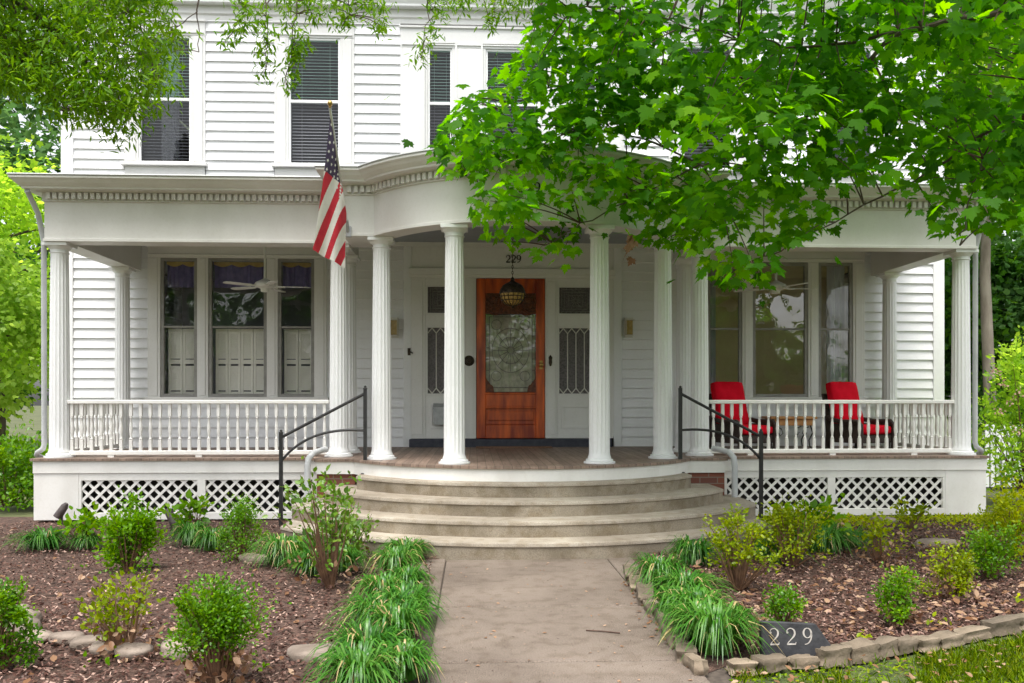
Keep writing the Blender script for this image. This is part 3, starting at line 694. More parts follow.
# ---- skirt with lattice panels
YS = YF+.034
for sgn in (-1, 1):
    m = MB()
    def bx(a, b, y0, y1, z0, z1): x0, x1 = sorted((ux(sgn*a), ux(sgn*b))); m.box(x0,x1,y0,y1,z0,z1)
    bx(4.955,5.445,YS,YS+.04,.02,.543); bx(2.16,4.955,YS+.002,YS+.04,.46,.543); bx(2.16,4.955,YS+.002,YS+.04,.02,.10)
    bx(2.16,2.375,YS+.002,YS+.04,.10,.46); bx(3.56,3.65,YS+.002,YS+.04,.10,.46); bx(4.925,4.955,YS+.002,YS+.04,.10,.46)
    x0, x1 = sorted((ux(sgn*5.444), ux(sgn*5.40))); m.box(x0,x1,YS+.042,YW+.02,.02,.543)
    m.build('porch_skirt', M['skirt'], house, bevel=.003)
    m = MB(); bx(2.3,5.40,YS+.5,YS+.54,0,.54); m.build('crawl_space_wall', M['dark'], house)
    for (a, b) in ((2.375,3.56),(3.65,4.925)):
        x0, x1 = sorted((ux(sgn*a), ux(sgn*b))); m = MB(); z0, z1 = .10, .46; p = .132; w = .0155
        for di in (1,-1):
            k = -6
            while True:
                c = x0 + k*p
                if c > x1 + .6: break
                # strip centre line: x = c + di*(z-z0), clipped to the opening
                def clip(za, zb):
                    return za, zb
                pts = []
                xs_lo, xs_hi = (c, c+(z1-z0)*di)
                # clip polygon against x0..x1
                poly = [(c-w*1.3, z0),(c+w*1.3, z0),(c+w*1.3+di*(z1-z0), z1),(c-w*1.3+di*(z1-z0), z1)]
                for (bound, keep) in ((x0, 1),(x1, -1)):
                    out = []
                    for i in range(len(poly)):
                        A, B = poly[i], poly[(i+1)%len(poly)]; ia = (A[0]-bound)*keep >= 0; ib = (B[0]-bound)*keep >= 0
                        if ia: out.append(A)
                        if ia != ib: t = (bound-A[0])/(B[0]-A[0]); out.append((bound, A[1]+t*(B[1]-A[1])))
                    poly = out
                    if not poly: break
                if len(poly) >= 3: m.slab(poly, YS+(.012 if di > 0 else .0215), YS+(.021 if di > 0 else .030))
                k += 1
        m.build('lattice', M['skirt'], house)
    m = MB(); x0, x1 = sorted((ux(sgn*1.86), ux(sgn*2.28))); m.box(x0,x1,YB+.06,YF+.03,-.02,.543); m.build('foundation_pier', M['brick'], house)
# ---- columns
def column(x, y, rb=.108, rt=.093, zt=3.135, nm='porch_column', sq=True, half=False):
    m = MB(); z0 = FL; n = 128; fl = 16
    prof = [(rb*1.02, .075),(rb, .09)]
    H = zt-FL
    prof = [(rb+.012,.062,0),(rb+.004,.08,0),(rb,.10,0),(rb,.115,.065)]
    for i in range(1, 9):
        t = i/9; prof.append((rb+(rt-rb)*(t**1.4), .115+(H-.115-.155)*t, .065))
    prof += [(rt,H-.155,.065),(rt,H-.14,0),(rt,H-.115,0)]
    m.lathe([(p[0],p[1],p[2]) for p in prof], (x,y,z0), n, flute=fl)
    o = m.build(nm, M['white'], house, smooth=28)
    b = MB(); b.lathe([(rb+.054,0),(rb+.054,.017),(rb+.028,.019),(rb+.033,.027),(rb+.033,.036),(rb+.027,.043),(rb+.013,.045),(rb+.012,.063)], (x,y,z0+.002), 36)
    b.build('column_base', M['white'], o, smooth=30)
    c = MB(); c.lathe([(rt+.001,H-.118),(rt+.010,H-.112),(rt+.010,H-.104),(rt+.002,H-.10),(rt+.004,H-.075),(rt+.018,H-.062),(rt+.032,H-.045),(rt+.036,H-.036)], (x,y,z0), 36)
    q = rt+.044; c.box(x-q,x+q,y-q,y+q,zt-.037,zt-.002)
    c.build('column_capital', M['white'], o, smooth=30)
    return o
for s in (-1, 1):
    column(ux(s*5.245), YC); column(ux(s*2.10), YC); column(ux(s*2.10), YC+.72)
    column(ux(s*1.56), YE-.45+.13); column(ux(s*.745), 8.70)
    column(ux(s*5.27), 11.66, .100, .090, nm='porch_pilaster')
    bm_ = MB(); bm_.box(ux(s*5.27)-.10, ux(s*5.27)+.10, YE+.24, YW-.07, ZF+.002, 3.55) 
    bm_.build('side_beam', M['beamside'], house)
    bm_ = MB(); bm_.box(ux(s*2.10)-.11, ux(s*2.10)+.11, YE+.235, YC+.86, ZF+.003, 3.55); bm_.build('cross_beam', M['beamside'], house)
# ---- railings
bal = MB(); zb0, zb1 = .785, 1.318
prof = [(.017,0),(.017,.12),(.011,.128),(.018,.14),(.011,.152),(.013,.17),(.020,.235),(.0155,.31),(.011,.36),(.018,.372),(.011,.384),(.017,.395),(.017,zb1-zb0)]
def baluster_mesh():
    m = MB(); 
    for (a, b) in ((0,.125),(.392,zb1-zb0)): m.box(-.0165,.0165,-.0165,.0165,a,b)
    m.lathe([(.012,.124),(.019,.135),(.011,.15),(.013,.17),(.020,.235),(.0155,.31),(.011,.365),(.019,.378),(.012,.393)], (0,0,0), 10)
    return m
bproto = None
def railing(a, b, n, feet, label):
    global bproto
    a, b = Vector(a), Vector(b); t = (b-a); L = t.length; t.normalize(); nn = Vector((-t.y,t.x,0))
    root = tag(empty('porch_railing', (a.x,a.y,FL)), label, 'railing', 'white porch railings')
    def bar(name, w, z0, z1):
        m = MB(); q = [a+nn*w, a-nn*w, b-nn*w, b+nn*w]; m.prism([(p.x,p.y) for p in q], z0, z1); return m.build(name, M['rail'], root, bevel=.006)
    bar('top_rail', .036, 1.318, 1.362); bar('bottom_rail', .024, .735, .785)
    for i in range(n):
        p = a + t*(L*(i+.5)/n)
        if bproto is None:
            o = baluster_mesh().build('baluster', M['rail'], None, smooth=35, world=False); bproto = o
        else: o = bproto.copy(); COL.objects.link(o)
        o.parent = root; o.location = (p.x-a.x, p.y-a.y, zb0-FL)
    for k in range(feet):
        p = a+t*(L*(k+.5)/feet); m = MB(); m.box(p.x-.035,p.x+.035,p.y-.02,p.y+.02,FL,.735); m.build('foot_block', M['rail'], root)
    return root
railing((ux(-5.16),YC,0),(ux(-2.21),YC,0),27,3,'white railing with turned balusters along the left front of the porch')
railing((ux(2.21),YC,0),(ux(5.16),YC,0),27,3,'white railing with turned balusters in front of the red cushioned chairs')
railing((ux(-5.27),11.55,0),(ux(-5.27),YC+.11,0),15,1,'short white railing closing the left end of the porch')
railing((ux(5.27),11.55,0),(ux(5.27),YC+.11,0),15,1,'short white railing closing the right end of the porch')
# ---- curved concrete steps
steps = tag(empty('porch_steps', (XC,9.4,0)), 'curved concrete steps fanning out below the bowed portico', 'steps')
for i, (R, zt, ye, sd) in enumerate(((2.26,.56,9.02,9.62),(2.58,.42,8.90,9.62),(2.90,.28,8.80,9.62),(3.20,.14,8.30,9.62))):
    m = MB(); pts = arcpts(R, ye, 64); pts = [(pts[0][0],sd)] + pts + [(pts[-1][0],sd)]
    n = len(pts); prof_ = [(-.010,zt-.16 if i < 3 else -.05),(-.010,zt-.040),(0,zt-.032),(0,zt-.012),(-.004,zt-.003),(-.012,zt)]
    P = pts; m.sweep(P, prof_, closed_prof=False)
    inner = m.v[5::6]; m.add(inner, [tuple(range(len(inner)))])
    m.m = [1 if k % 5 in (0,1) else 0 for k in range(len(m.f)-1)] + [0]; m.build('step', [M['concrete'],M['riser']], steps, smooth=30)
# ---- handrails
for s, side in ((-1,'left'),(1,'right')):
    root = tag(empty('handrail', (ux(s*2.15),9.25,0)), f'black wrought iron handrail with two posts at the {side} end of the curved steps', 'handrail', 'black iron handrails')
    xi, xo, y = ux(s*1.72), ux(s*2.62), 9.25
    for (x, z0, z1) in ((xi,.558,1.475),(xo,0,1.0)):
        m = MB(); m.box(x-.019,x+.019,y-.019,y+.019,z0,z1); m.lathe([(.024,0),(.024,.014),(.014,.022),(.016,.034),(.001,.044)], (x,y,z1), 10)
        if z0 > .3: m.box(x-.04,x+.04,y-.04,y+.04,.562,.572)
        m.build('post', M['iron'], root, bevel=.003)
    m = MB(); m.tube([(xo-s*.015,y,.965),(xi+s*.015,y,1.425)], .016, 10); m.build('top_bar', M['iron'], root, smooth=True)
    m = MB(); c = bez((xo,.70),(xo-s*.22,.99),(xo-s*.55,1.06),(xi,1.03),16); m.tube([(p[0],y,p[1]) for p in c], .014, 8); m.build('curved_bar', M['iron'], root, smooth=True)
# ---- drain pipes
for s, side in ((-1,'left'),(1,'right')):
    x = ux(s*5.40)
    m = MB(); z_ = .80
    m.tube([(ux(s*5.46),YE-.14,3.665),(ux(s*5.46),YE-.10,3.64),(ux(s*5.42),YE+.02,3.45),(ux(s*5.405),YE+.12,3.15),(ux(s*5.405),YE+.13,.86),(ux(s*5.42),YE+.13,.81),(ux(s*5.48),YE+.13,.765),(ux(s*5.525),YE+.2,.735),(ux(s*5.53),YE+.35,.69),(ux(s*5.525),YE+.42,.60),(ux(s*5.525),YE+.42,.05)], .029, 12)
    o = m.build('downspout', M['pipe'], None, smooth=50); tag(o, f'white downspout running down beside the {side} corner column of the porch', 'downspout', 'white downspouts')
    m = MB()
    xx = ux(s*2.22); m.tube([(xx,YC-.14,.80),(xx+s*.03,YC-.20,.80),(xx+s*.09,YB-.02,.775),(xx+s*.13,YB-.055,.72),(xx+s*.14,YB-.06,.62),(xx+s*.14,YB-.06,.06)], .034, 12)
    o = m.build('drain_pipe', M['pipe'], None, smooth=50); tag(o, f'pale bent drain pipe beside the {side} handrail and brick pier', 'pipe', 'pale drain pipes by the steps')
for i, ch in enumerate('229'):
    m = MB(); digit(m, ch, ux(-.105)+.078*i, 3.42, .10, CY-1.98-.012, CY-1.98+.012, 1.25); m.build('house_number', M['black'], house)
# ================================================================ THINGS ON THE PORCH
def rbox(mb, x0,x1,y0,y1,z0,z1,mi=0): return mb.box(x0,x1,y0,y1,z0,z1,mi)
# flag
pa, pb = W(348,231,9.22), W(330,108,8.62)
fg = tag(empty('flag', pa), 'stars and stripes flag hanging from a slanted pole left of the portico', 'flag')
m = MB(); m.tube([pa, pb], .0125, 10); m.build('flag_pole', M['pole'], fg, smooth=True)
m = MB(); m.lathe([(.004,0),(.016,.008),(.010,.016),(.024,.034),(.027,.048),(.018,.068),(.002,.078)], pb, 14); m.build('finial', M['brass'], fg, smooth=True)
m = MB(); dv = (pb-pa).normalized()
m.tube([pa-dv*.02, pa+dv*.12], .021, 12); m.box(pa.x-.03,pa.x+.03,pa.y-.01,9.272,pa.z-.06,pa.z+.05); m.build('pole_bracket', M['metal'], fg)
A = W(330.5,113,8.66); B = W(346.5,214,9.13); C_ = W(312.5,250,8.80); D_ = W(345,268,9.06)
NS, NT = 110, 140
def fpt(s, t):
    p = (A*(1-s)+B*s)*(1-t) + (C_*(1-s)+D_*s)*t
    w = math.sin(s*PI*3.1+t*1.5)*.035*(.25+t*.9) + math.sin(s*9+t*5)*.010
    sag = math.sin(t*PI)*.03*(1-s)
    return p + Vector((sag*.4+w*.25, -w, 0))
m = MB(); vs = [fpt(i/NS, j/NT) for i in range(NS+1) for j in range(NT+1)]; fs=[]; ms=[]
o_ = m.add(vs, [])
for i in range(NS):
    for j in range(NT):
        p = fpt((i+.5)/NS, (j+.5)/NT); k_ = 3.755*F/9.0; fx_ = 170+(p.x-A.x)*k_; fz_ = 115-(p.z-A.z)*k_
        st = int((.949*fx_+.316*fz_-224)//19.3); can = fz_ < 318+.47*(fx_-145)
        m.f.append([i*(NT+1)+j, i*(NT+1)+j+1, (i+1)*(NT+1)+j+1, (i+1)*(NT+1)+j]); m.m.append(2 if can else (1 if st % 2 == 0 else 0))
fo = m.build('flag_cloth', [M['flagr'],M['flagw'],M['flagb']], fg, smooth='all')
m = MB()
for r in range(6):
    for c in range(6 if r % 2 == 0 else 5):
        s0 = (r+.5)/6*.86; t0 = ((c+.5)/6 if r % 2 == 0 else (c+1)/6)*(.43-.30*s0)
        P0 = fpt(s0,t0); e1 = (fpt(s0+.01,t0)-P0)/.01; e2 = (fpt(s0,t0+.01)-P0)/.01; nrm = e1.cross(e2).normalized()
        ex = Vector((1,0,0)) - nrm*nrm.x; ex.normalize(); ey = nrm.cross(ex)
        for sd in (1,-1):
            pts = [P0 + nrm*.003*sd + ex*math.sin(2*PI*k/10)*(.021 if k % 2 == 0 else .009) + ey*math.cos(2*PI*k/10)*(.021 if k % 2 == 0 else .009) for k in range(10)]
            m.add(pts, [tuple(range(10))])
m.build('stars', M['flagw'], fo)
# ceiling fans
def fan(px, py, lab, spin):
    c = W(px, py, 10.9); root = tag(empty('ceiling_fan', (c.x,c.y,3.555)), lab, 'ceiling fan', 'ceiling fans over the porch')
    m = MB(); m.lathe([(.016,c.z+.06-3.555),(.016,-.03),(.05,-.028),(.062,0)], (c.x,c.y,3.555), 14); m.build('downrod', M['fan'], root, smooth=40)
    m = MB(); m.lathe([(.03,-.09),(.05,-.085),(.055,-.05),(.06,-.045),(.115,-.025),(.13,.005),(.12,.03),(.07,.055),(.03,.075),(.012,.09)], c, 28); m.build('motor', M['fan'], root, smooth=40)
    for k in range(5):
        q = spin+2*PI*k/5; d = Vector((math.cos(q),math.sin(q),0)); n = Vector((-d.y,d.x,0)); m = MB()
        def pt(r, w, z): return c+d*r+n*w+Vector((0,0,z))
        pr_ = [(.20,-.045),(.24,-.045),(.50,-.055),(.545,-.04),(.56,0),(.545,.04),(.50,.055),(.24,.045),(.20,.045)]
        top = [pt(r,w,-.015+w*.10) for r, w in pr_]; bot = [p-Vector((0,0,.008)) for p in top]; n_ = len(pr_)
        m.add(top+bot, [tuple(range(n_)), tuple(range(2*n_-1,n_-1,-1))]+[(i,(i+1)%n_,n_+(i+1)%n_,n_+i) for i in range(n_)])
        b = m.build('blade', M['fan'], root)
        m = MB(); m.tube([pt(.10,0,-.01),pt(.17,0,-.02),pt(.25,0,-.022)], .012, 6); m.build('blade_arm', M['fan'], b)
fan(265, 285, 'white ceiling fan hanging before the left triple window', .12)
fan(776, 287, 'white ceiling fan hanging above the red cushioned chairs', .05)
# hanging lamp
c = W(512.5, 293, 10.1)
root = tag(empty('hanging_lamp', (c.x,c.y,3.555)), 'round amber glass lamp hanging on a chain before the front door', 'lamp')
m = MB(); z = 3.54; k = 0
while z > c.z+.185:
    ax = Vector((1,0,0)) if k % 2 else Vector((0,1,0)); ring = [Vector((c.x,c.y,z-.018))+ax*.009*math.cos(2*PI*i/8)+Vector((0,0,.022*math.sin(2*PI*i/8))) for i in range(9)]
    m.tube(ring, .0035, 5); z -= .034; k += 1
m.build('chain', M['bronze'], root)
m = MB(); m.lathe([(.001,-.155),(.05,-.148),(.10,-.118),(.138,-.07),(.150,-.01),(.150,0)], c, 32); m.build('lamp_globe', M['amber'], root, smooth=True)
m = MB(); m.lathe([(.154,-.012),(.157,0),(.154,.014),(.145,.045),(.115,.09),(.075,.115),(.035,.135),(.022,.15),(.026,.165),(.010,.185)], c, 32)
for i in range(16):
    q = 2*PI*i/16; m.tube([(c.x+r*math.cos(q),c.y+r*math.sin(q),c.z+z) for r, z in ((.154,-.005),(.143,-.07),(.105,-.118),(.052,-.150),(.005,-.158))], .0045, 5)
m.lathe([(.001,-.185),(.014,-.175),(.010,-.165),(.022,-.155)], c, 12)
for zz, rr in ((-.045,.150),(-.09,.131)): m.lathe([(rr,zz-.004),(rr+.006,zz),(rr,zz+.004)], c, 28)
m.build('lamp_filigree', M['bronze'], root, smooth=40)
# wall sconces
for (px, side) in ((394.5,'left'),(628.5,'right')):
    c = W(px, 327, YW-.03); y = YW-.03
    root = tag(empty('wall_sconce', c), f'small box sconce with amber glass on the clapboards {side} of the door', 'wall lamp', 'wall sconces beside the door')
    m = MB(); m.box(c.x-.062,c.x+.062,y-.01,y+.02,c.z-.15,c.z+.13); m.build('back_plate', M['sconce'], root, bevel=.003)
    m = MB(); m.box(c.x-.042,c.x+.042,y-.095,y-.012,c.z-.115,c.z+.085); m.build('lamp_glass', M['sconceg'], root)
    m = MB(); m.box(c.x-.07,c.x+.07,y-.12,y-.011,c.z+.088,c.z+.10); m.prism([(c.x-.05,y-.10),(c.x+.05,y-.10),(c.x+.05,y-.012),(c.x-.05,y-.012)], c.z+.10, c.z+.125); m.box(c.x-.05,c.x+.05,y-.10,y-.011,c.z-.13,c.z-.117)
    for sx in (-.048,.042): m.box(c.x+sx,c.x+sx+.006,y-.102,y-.096,c.z-.117,c.z+.088)
    m.build('lamp_cap', M['sconce'], root, bevel=.003)
# mat and mailbox
p = W(512,448,11.65); m = MB(); m.box(ux(-.52),ux(.52),11.46,11.76,FL+.001,FL+.016); o = m.build('door_mat', M['mat'], None, bevel=.004); tag(o, 'long flat brown mat lying before the front door', 'door mat')
q = W(439,414,YW-.05); x0, x1, z0, z1 = q.x-.07, q.x+.20, q.z-.15, q.z+.15
root = tag(empty('mailbox', (q.x,YW-.1,z0)), 'grey metal mailbox hung on the panel left of the door', 'mailbox')
m = MB(); m.slab([(x0,z0+.02),(x0+.03,z0),(x1-.03,z0),(x1,z0+.02),(x1,z1-.05),(x0,z1-.05)], YW-.17, YW-.058); m.build('box', M['metal'], root, bevel=.005)
m = MB(); m.add([(x0-.008,YW-.18,z1-.055),(x1+.008,YW-.18,z1-.055),(x1+.008,YW-.058,z1),(x0-.008,YW-.058,z1),(x0-.008,YW-.18,z1-.08),(x1+.008,YW-.18,z1-.08),(x1+.008,YW-.058,z1-.02),(x0-.008,YW-.058,z1-.02)], [(0,1,2,3),(4,7,6,5),(0,4,5,1),(1,5,6,2),(2,6,7,3),(3,7,4,0)]); m.build('lid', M['metal'], root)
# chairs
def cushion(w, d, h, r=.035, puff=.018, seed=0):
    """soft box, lengths w (x), d (y), h (z), corner rounding r; origin at base centre"""
    bm = bmesh.new(); bmesh.ops.create_cube(bm, size=1)
    bmesh.ops.scale(bm, vec=(w,d,h), verts=bm.verts); bmesh.ops.subdivide_edges(bm, edges=bm.edges, cuts=7, use_grid_fill=True)
    rr = random.Random(seed)
    for v in bm.verts:
        x,y,z = v.co
        q = [max(-k/2+r, min(k/2-r, c)) for c,k in zip((x,y,z),(w,d,h))]; core = Vector(q); dlt = v.co-core
        if dlt.length > 1e-6: v.co = core + dlt.normalized()*min(dlt.length, r) if dlt.length > r*.99 else v.co
        fx = math.cos(PI*x/w)*.9; fy = math.cos(PI*y/d)*.9; fz = math.cos(PI*z/h)*.9
        dims = sorted((w,d,h)); 
        if h == dims[0]: v.co.z += math.copysign(puff*max(0,fx)*max(0,fy), z)
        elif d == dims[0]: v.co.y += math.copysign(puff*max(0,fx)*max(0,fz), y)
        v.co += Vector([rr.uniform(-.0015,.0015) for _ in range(3)])
    mb = MB(); bm.verts.index_update(); mb.add([v.co+Vector((0,0,h/2)) for v in bm.verts], [[v.index for v in f.verts] for f in bm.faces]); bm.free(); return mb
def xf(mb, Mx): mb.v = [tuple(Mx @ Vector(v)) for v in mb.v]; return mb
def make_chair(lab):
    root = tag(empty('porch_chair', (0,0,0)), lab, 'chair', 'red cushioned chairs on the porch')
    L = dict(world=False)
    m = MB()                                                  # woven base and back, facing -y
    m.box(-.27,.27,-.30,.26,.10,.205); 
    xf_back = Matrix.Translation((0,.22,.20)) @ Matrix.Rotation(math.radians(-14),4,'X')
    b = MB(); b.box(-.26,.26,0,.035,0,.56); xf(b, xf_back); m.add(b.v, b.f)
    m.build('frame', M['wicker'], root, bevel=.012, **L)
    for sx in (-1,1):
        m = MB(); m.tube([(sx*.285,-.30,0),(sx*.29,-.31,.18),(sx*.295,-.31,.33),(sx*.30,-.26,.375),(sx*.30,0,.37),(sx*.29,.20,.40),(sx*.28,.27,.44)], [.022,.024,.026,.032,.032,.028,.022], 8)
        m.tube([(sx*.28,.27,.44),(sx*.275,.26,.2),(sx*.275,.28,0)], .02, 8)
        m.box(sx*.285-.012,sx*.285+.012,-.28,.24,.10,.345)
        m.build('armrest', M['wicker'], root, smooth=40, **L)
    for sx, sy in ((-1,-1),(1,-1),(-1,1),(1,1)):
        m = MB(); m.box(sx*.25-.02,sx*.25+.02,sy*.25-.03,sy*.25+.01,0,.10); m.build('leg', M['wicker'], root, **L)
    s = cushion(.53,.56,.115,.04,.015,3); xf(s, Matrix.Translation((0,-.04,.21))); s.build('seat_cushion', M['red'], root, smooth='all', **L)
    s = cushion(.50,.13,.60,.045,.03,5)
    for i, v in enumerate(s.v):                               # two sewn creases across the back
        z = v[2]; f = sum(math.exp(-((z-q)/.018)**2) for q in (.21,.40)); s.v[i] = (v[0]*(1-.02*f), v[1]*(1-.28*f), z)
    xf(s, Matrix.Translation((0,.145,.31)) @ Matrix.Rotation(math.radians(-14),4,'X')); s.build('back_cushion', M['red'], root, smooth='all', **L)
    return root
ch = make_chair('red cushioned wicker chair nearer the door, left of the small table')
c2 = copy_tree(ch); c2['label'] = 'red cushioned wicker chair right of the small table, near the porch corner'
p = W(741,446,10.95); ch.location = (p.x,p.y,FL); ch.rotation_euler.z = math.radians(24)
p = W(858,446,10.95); c2.location = (p.x,p.y,FL); c2.rotation_euler.z = math.radians(24)
# table
p = W(789,446,11.2); x, y = p.x, p.y
root = tag(empty('side_table', (x,y,FL)), 'small orange wood table on scrolled iron legs between the red chairs', 'table')
m = MB(); m.box(x-.31,x+.31,y-.2,y+.2,FL+.40,FL+.435); m.box(x-.28,x+.28,y-.17,y+.17,FL+.315,FL+.398); m.build('table_top', M['tabletop'], root, bevel=.008)
for sx, sy in ((-1,-1),(1,-1),(-1,1),(1,1)):
    m = MB(); X, Y = x+sx*.24, y+sy*.13
    m.tube([(X,Y,FL+.315),(X+sx*.03,Y,FL+.22),(X-sx*.02,Y,FL+.12),(X-sx*.01,Y,FL+.04),(X+sx*.04,Y,FL+.0)], .009, 7)
    m.tube([(X-sx*.02,Y,FL+.30),(X-sx*.09,Y,FL+.27),(X-sx*.11,Y,FL+.21),(X-sx*.07,Y,FL+.18),(X-sx*.05,Y,FL+.22)], .006, 6)
    m.build('leg', M['iron'], root, smooth=True)
# garden lights
for (px, py, lab, tilt) in ((62,524,'dark metal garden light leaning beside the left end of the porch',.5),(171,531,'dark metal garden light tilted among the lilyturf before the left lattice',-.45)):
    g = gp(px, py); root = tag(empty('garden_light', g), lab, 'garden light', 'garden lights')
    m = MB(); m.tube([g, g+Vector((0,0,.12))], .012, 8); m.build('stake', M['spot'], root)
    c = g+Vector((0,0,.15)); d = Vector((-tilt*1.0,-.1,-.8)).normalized(); 
    m = MB(); m.tube([c-d*.09, c-d*.05, c+d*.06, c+d*.09], [.02,.04,.046,.046], 14); m.build('lamp_head', M['spot'], root, smooth=40)
# carved house stone
g0, g1 = gp(763,661), gp(829,657); 
root = tag(empty('house_number_stone', (g0+g1)/2), 'dark slate slab carved with 229 standing in the mulch', 'sign')
k = (g1.x-g0.x)/66; o = [(0,0),(64,-1),(66,5),(65,13),(52,32),(0.5,35)]
xs = [(g0.x+a*k, .005+b*k) for a, b in o]
m = MB(); m.slab(xs, g0.y, g0.y+.05); lean = Matrix.Translation(g0) @ Matrix.Rotation(math.radians(-10),4,'X') @ Matrix.Translation(-g0); xf(m, lean)
m.build('slab', M['slate'], root, bevel=.006)
for i, ch_ in enumerate('229'):
    m = MB(); digit(m, ch_, g0.x+(7+15.8*i)*k, .005+13*k, 15.5*k, g0.y-.0025, g0.y+.004, .78); xf(m, lean); m.build('numeral', M['carve'], root)
# ================================================================ STONES
def stone(mb_seed, c, L, D, H, rz, mt, name, label, cat, group, sharp=.5):
    rr = random.Random(mb_seed); bm = bmesh.new(); bmesh.ops.create_cube(bm, size=2); bmesh.ops.subdivide_edges(bm, edges=bm.edges, cuts=(5 if sharp > .3 else 3), use_grid_fill=True)
    ph = [rr.uniform(0,6) for _ in range(6)]
    for v in bm.verts:
        n = v.co.normalized(); q = v.co*sharp + n*1.25*(1-sharp)
        w = 1+.10*math.sin(3*n.x+ph[0])+.09*math.sin(4*n.y+ph[1])+.07*math.sin(5*n.z+ph[2])+.05*math.sin(9*n.x+7*n.y+ph[3])+.035*math.sin(17*n.x-13*n.z+ph[4])*sharp
        v.co = Vector((q.x*L/2*w, q.y*D/2*w, q.z*H/2*w)) + Vector([rr.uniform(-.03,.03)*k for k in (L*.25,D*.25,H*.25)])
    bm.verts.index_update(); mb = MB(); mb.add([v.co for v in bm.verts], [[v.index for v in f.verts] for f in bm.faces]); bm.free()
    o = mb.build(name, mt, None, smooth=(50 if sharp > .3 else 'all'), world=False); o.location = c; o.rotation_euler = (rr.uniform(-.06,.06), rr.uniform(-.06,.06), rz); tag(o, label, cat, group)
    if sharp < .3: s = o.modifiers.new('sub','SUBSURF'); s.levels = s.render_levels = 1
    return o
ORD = ['first','second','third','fourth','fifth','sixth','seventh','eighth','ninth','tenth','eleventh','twelfth','thirteenth','fourteenth','fifteenth','sixteenth']
def row(pts, depth, height, names, sd, sharp, label, cat, group, mt, gap=.01, zoff=.0):
    """stones set end to end; pts are joints in the row"""
    for i in range(len(pts)-1):
        a, b = pts[i], pts[i+1]; L = (b-a).length-gap; c = (a+b)/2; rz = math.atan2(b.y-a.y, b.x-a.x); rr = random.Random(sd+i)
        h = height*rr.uniform(.7,1.3)
        stone(sd+i, (c.x,c.y,h*.32+zoff), L*rr.uniform(.86,1.0), depth*rr.uniform(.8,1.25), h, rz+rr.uniform(-.14,.14), mt, names, label.format(ORD[i]), cat, group, sharp)
fx = [(726,671),(754,669),(787,666),(816,663.5),(846,659.5),(870,655),(893,651),(914,648),(934,645),(956,640.5),(984,634),(1012,628),(1040,622)]
row([gp(*q) for q in fx], .08, .068, 'edging_stone', 100, .84, 'rough edging stone, {} from the path in the row before the mulch', 'stone', 'rough stones edging the right bed along the lawn', M['stone'])
px_ = [(703,676),(690,664),(681,649),(670,634),(659,619),(650,606),(641,594),(634,582),(628,571)]
row([gp(*q) for q in px_], .085, .07, 'edging_stone', 140, .84, 'rough edging stone, {} from the front in the row right of the path', 'stone', 'rough stones edging the right side of the path', M['stone'])
rv = [(8,598,.20,.13,.06,.1),(20,612,.15,.11,.06,.0),(24,617,.16,.12,.06,.2),(27,623,.20,.14,.075,-.1),(24,632,.26,.16,.09,.2),(37,640,.25,.13,.06,.25),(66,642,.24,.13,.065,.05),(90,647,.26,.12,.07,.3),(105,653,.22,.13,.075,.2),(134,657,.25,.14,.08,.05),(172,653,.17,.13,.075,.4),(185,658,.17,.12,.08,.2)]
labs = ['pale flat river stone at the left picture edge, farthest of the curved row','small grey river stone behind the next in the curved row','grey river stone third from the back of the curved row','rounded grey river stone above the biggest stone of the curved row','big domed river stone at the bend of the row','long flat rough stone just after the bend of the row','smooth pale river stone between the rough flat one and the slanting one','slanting long river stone left of a browner one','brownish river stone tucked against the slanting long one','smooth pinkish oval river stone standing alone below the sparse shrub','greenish grey stone left in the pair beside the boxwood','greenish grey stone nearer the boxwood in its pair']
for i, (a, b, L, D, H, rz) in enumerate(rv):
    g = gp(a, b); stone(200+i, (g.x,g.y,H*.34), L*.68, D*.9, H*.9, rz, M['cobble'], 'river_stone', labs[i], 'stone', 'river stones edging the left bed', .15)
for i, (a, b, L, lab) in enumerate([(260,562,.26,'flat pale stone lying in the mulch below the dark green shrub'),(319,659,.28,'flat grey stone half hidden by lilyturf left of the path'),(885,523,.30,'rusty flat stone lying before the right lattice'),(936,546,.34,'pale flat stone sunk in the mulch of the right bed')]):
    g = gp(a, b); stone(230+i, (g.x,g.y,.02), L, .17, .085, .05, M['cobble'], 'flat_stone', lab, 'stone', None, .3)
# ================================================================ VEGETATION
UP = np.array([0,0,1.0])
half = [(0.0,0.0),(.05,.03),(.24,-.07),(.27,.03),(.46,.08),(.39,.20),(.57,.44),(.41,.43),(.35,.52),(.21,.43),(.25,.67),(.13,.69),(0,1.0)]
mapV = [(x,y,-.22*x*x-.10*y*y) for x,y in half] + [(-x,y,-.22*x*x-.10*y*y) for x,y in half[1:-1]]
nh = len(half)
mapF = [tuple(range(nh)), tuple([nh-1]+[nh+i for i in range(nh-3,-1,-1)]+[0])]
lanceV = [(0,0,0),(.11,.25,.02),(.12,.55,.0),(0,1,-.12),(-.12,.55,0),(-.11,.25,.02)]; lanceF = [(0,1,2,3),(0,3,4,5)]
ovalV = [(0,0,0),(.24,.22,.05),(.30,.55,.02),(0,1,-.12),(-.30,.55,.02),(-.24,.22,.05)]; ovalF = [(0,1,2,3),(0,3,4,5)]
clumpV = [(0,0,0),(.32,.15,.06),(.45,.5,.0),(.18,.62,-.05),(.1,1,-.15),(-.12,.7,-.03),(-.42,.62,.02),(-.30,.2,.06)]; clumpF = [(0,1,2,3,4,5,6,7)]
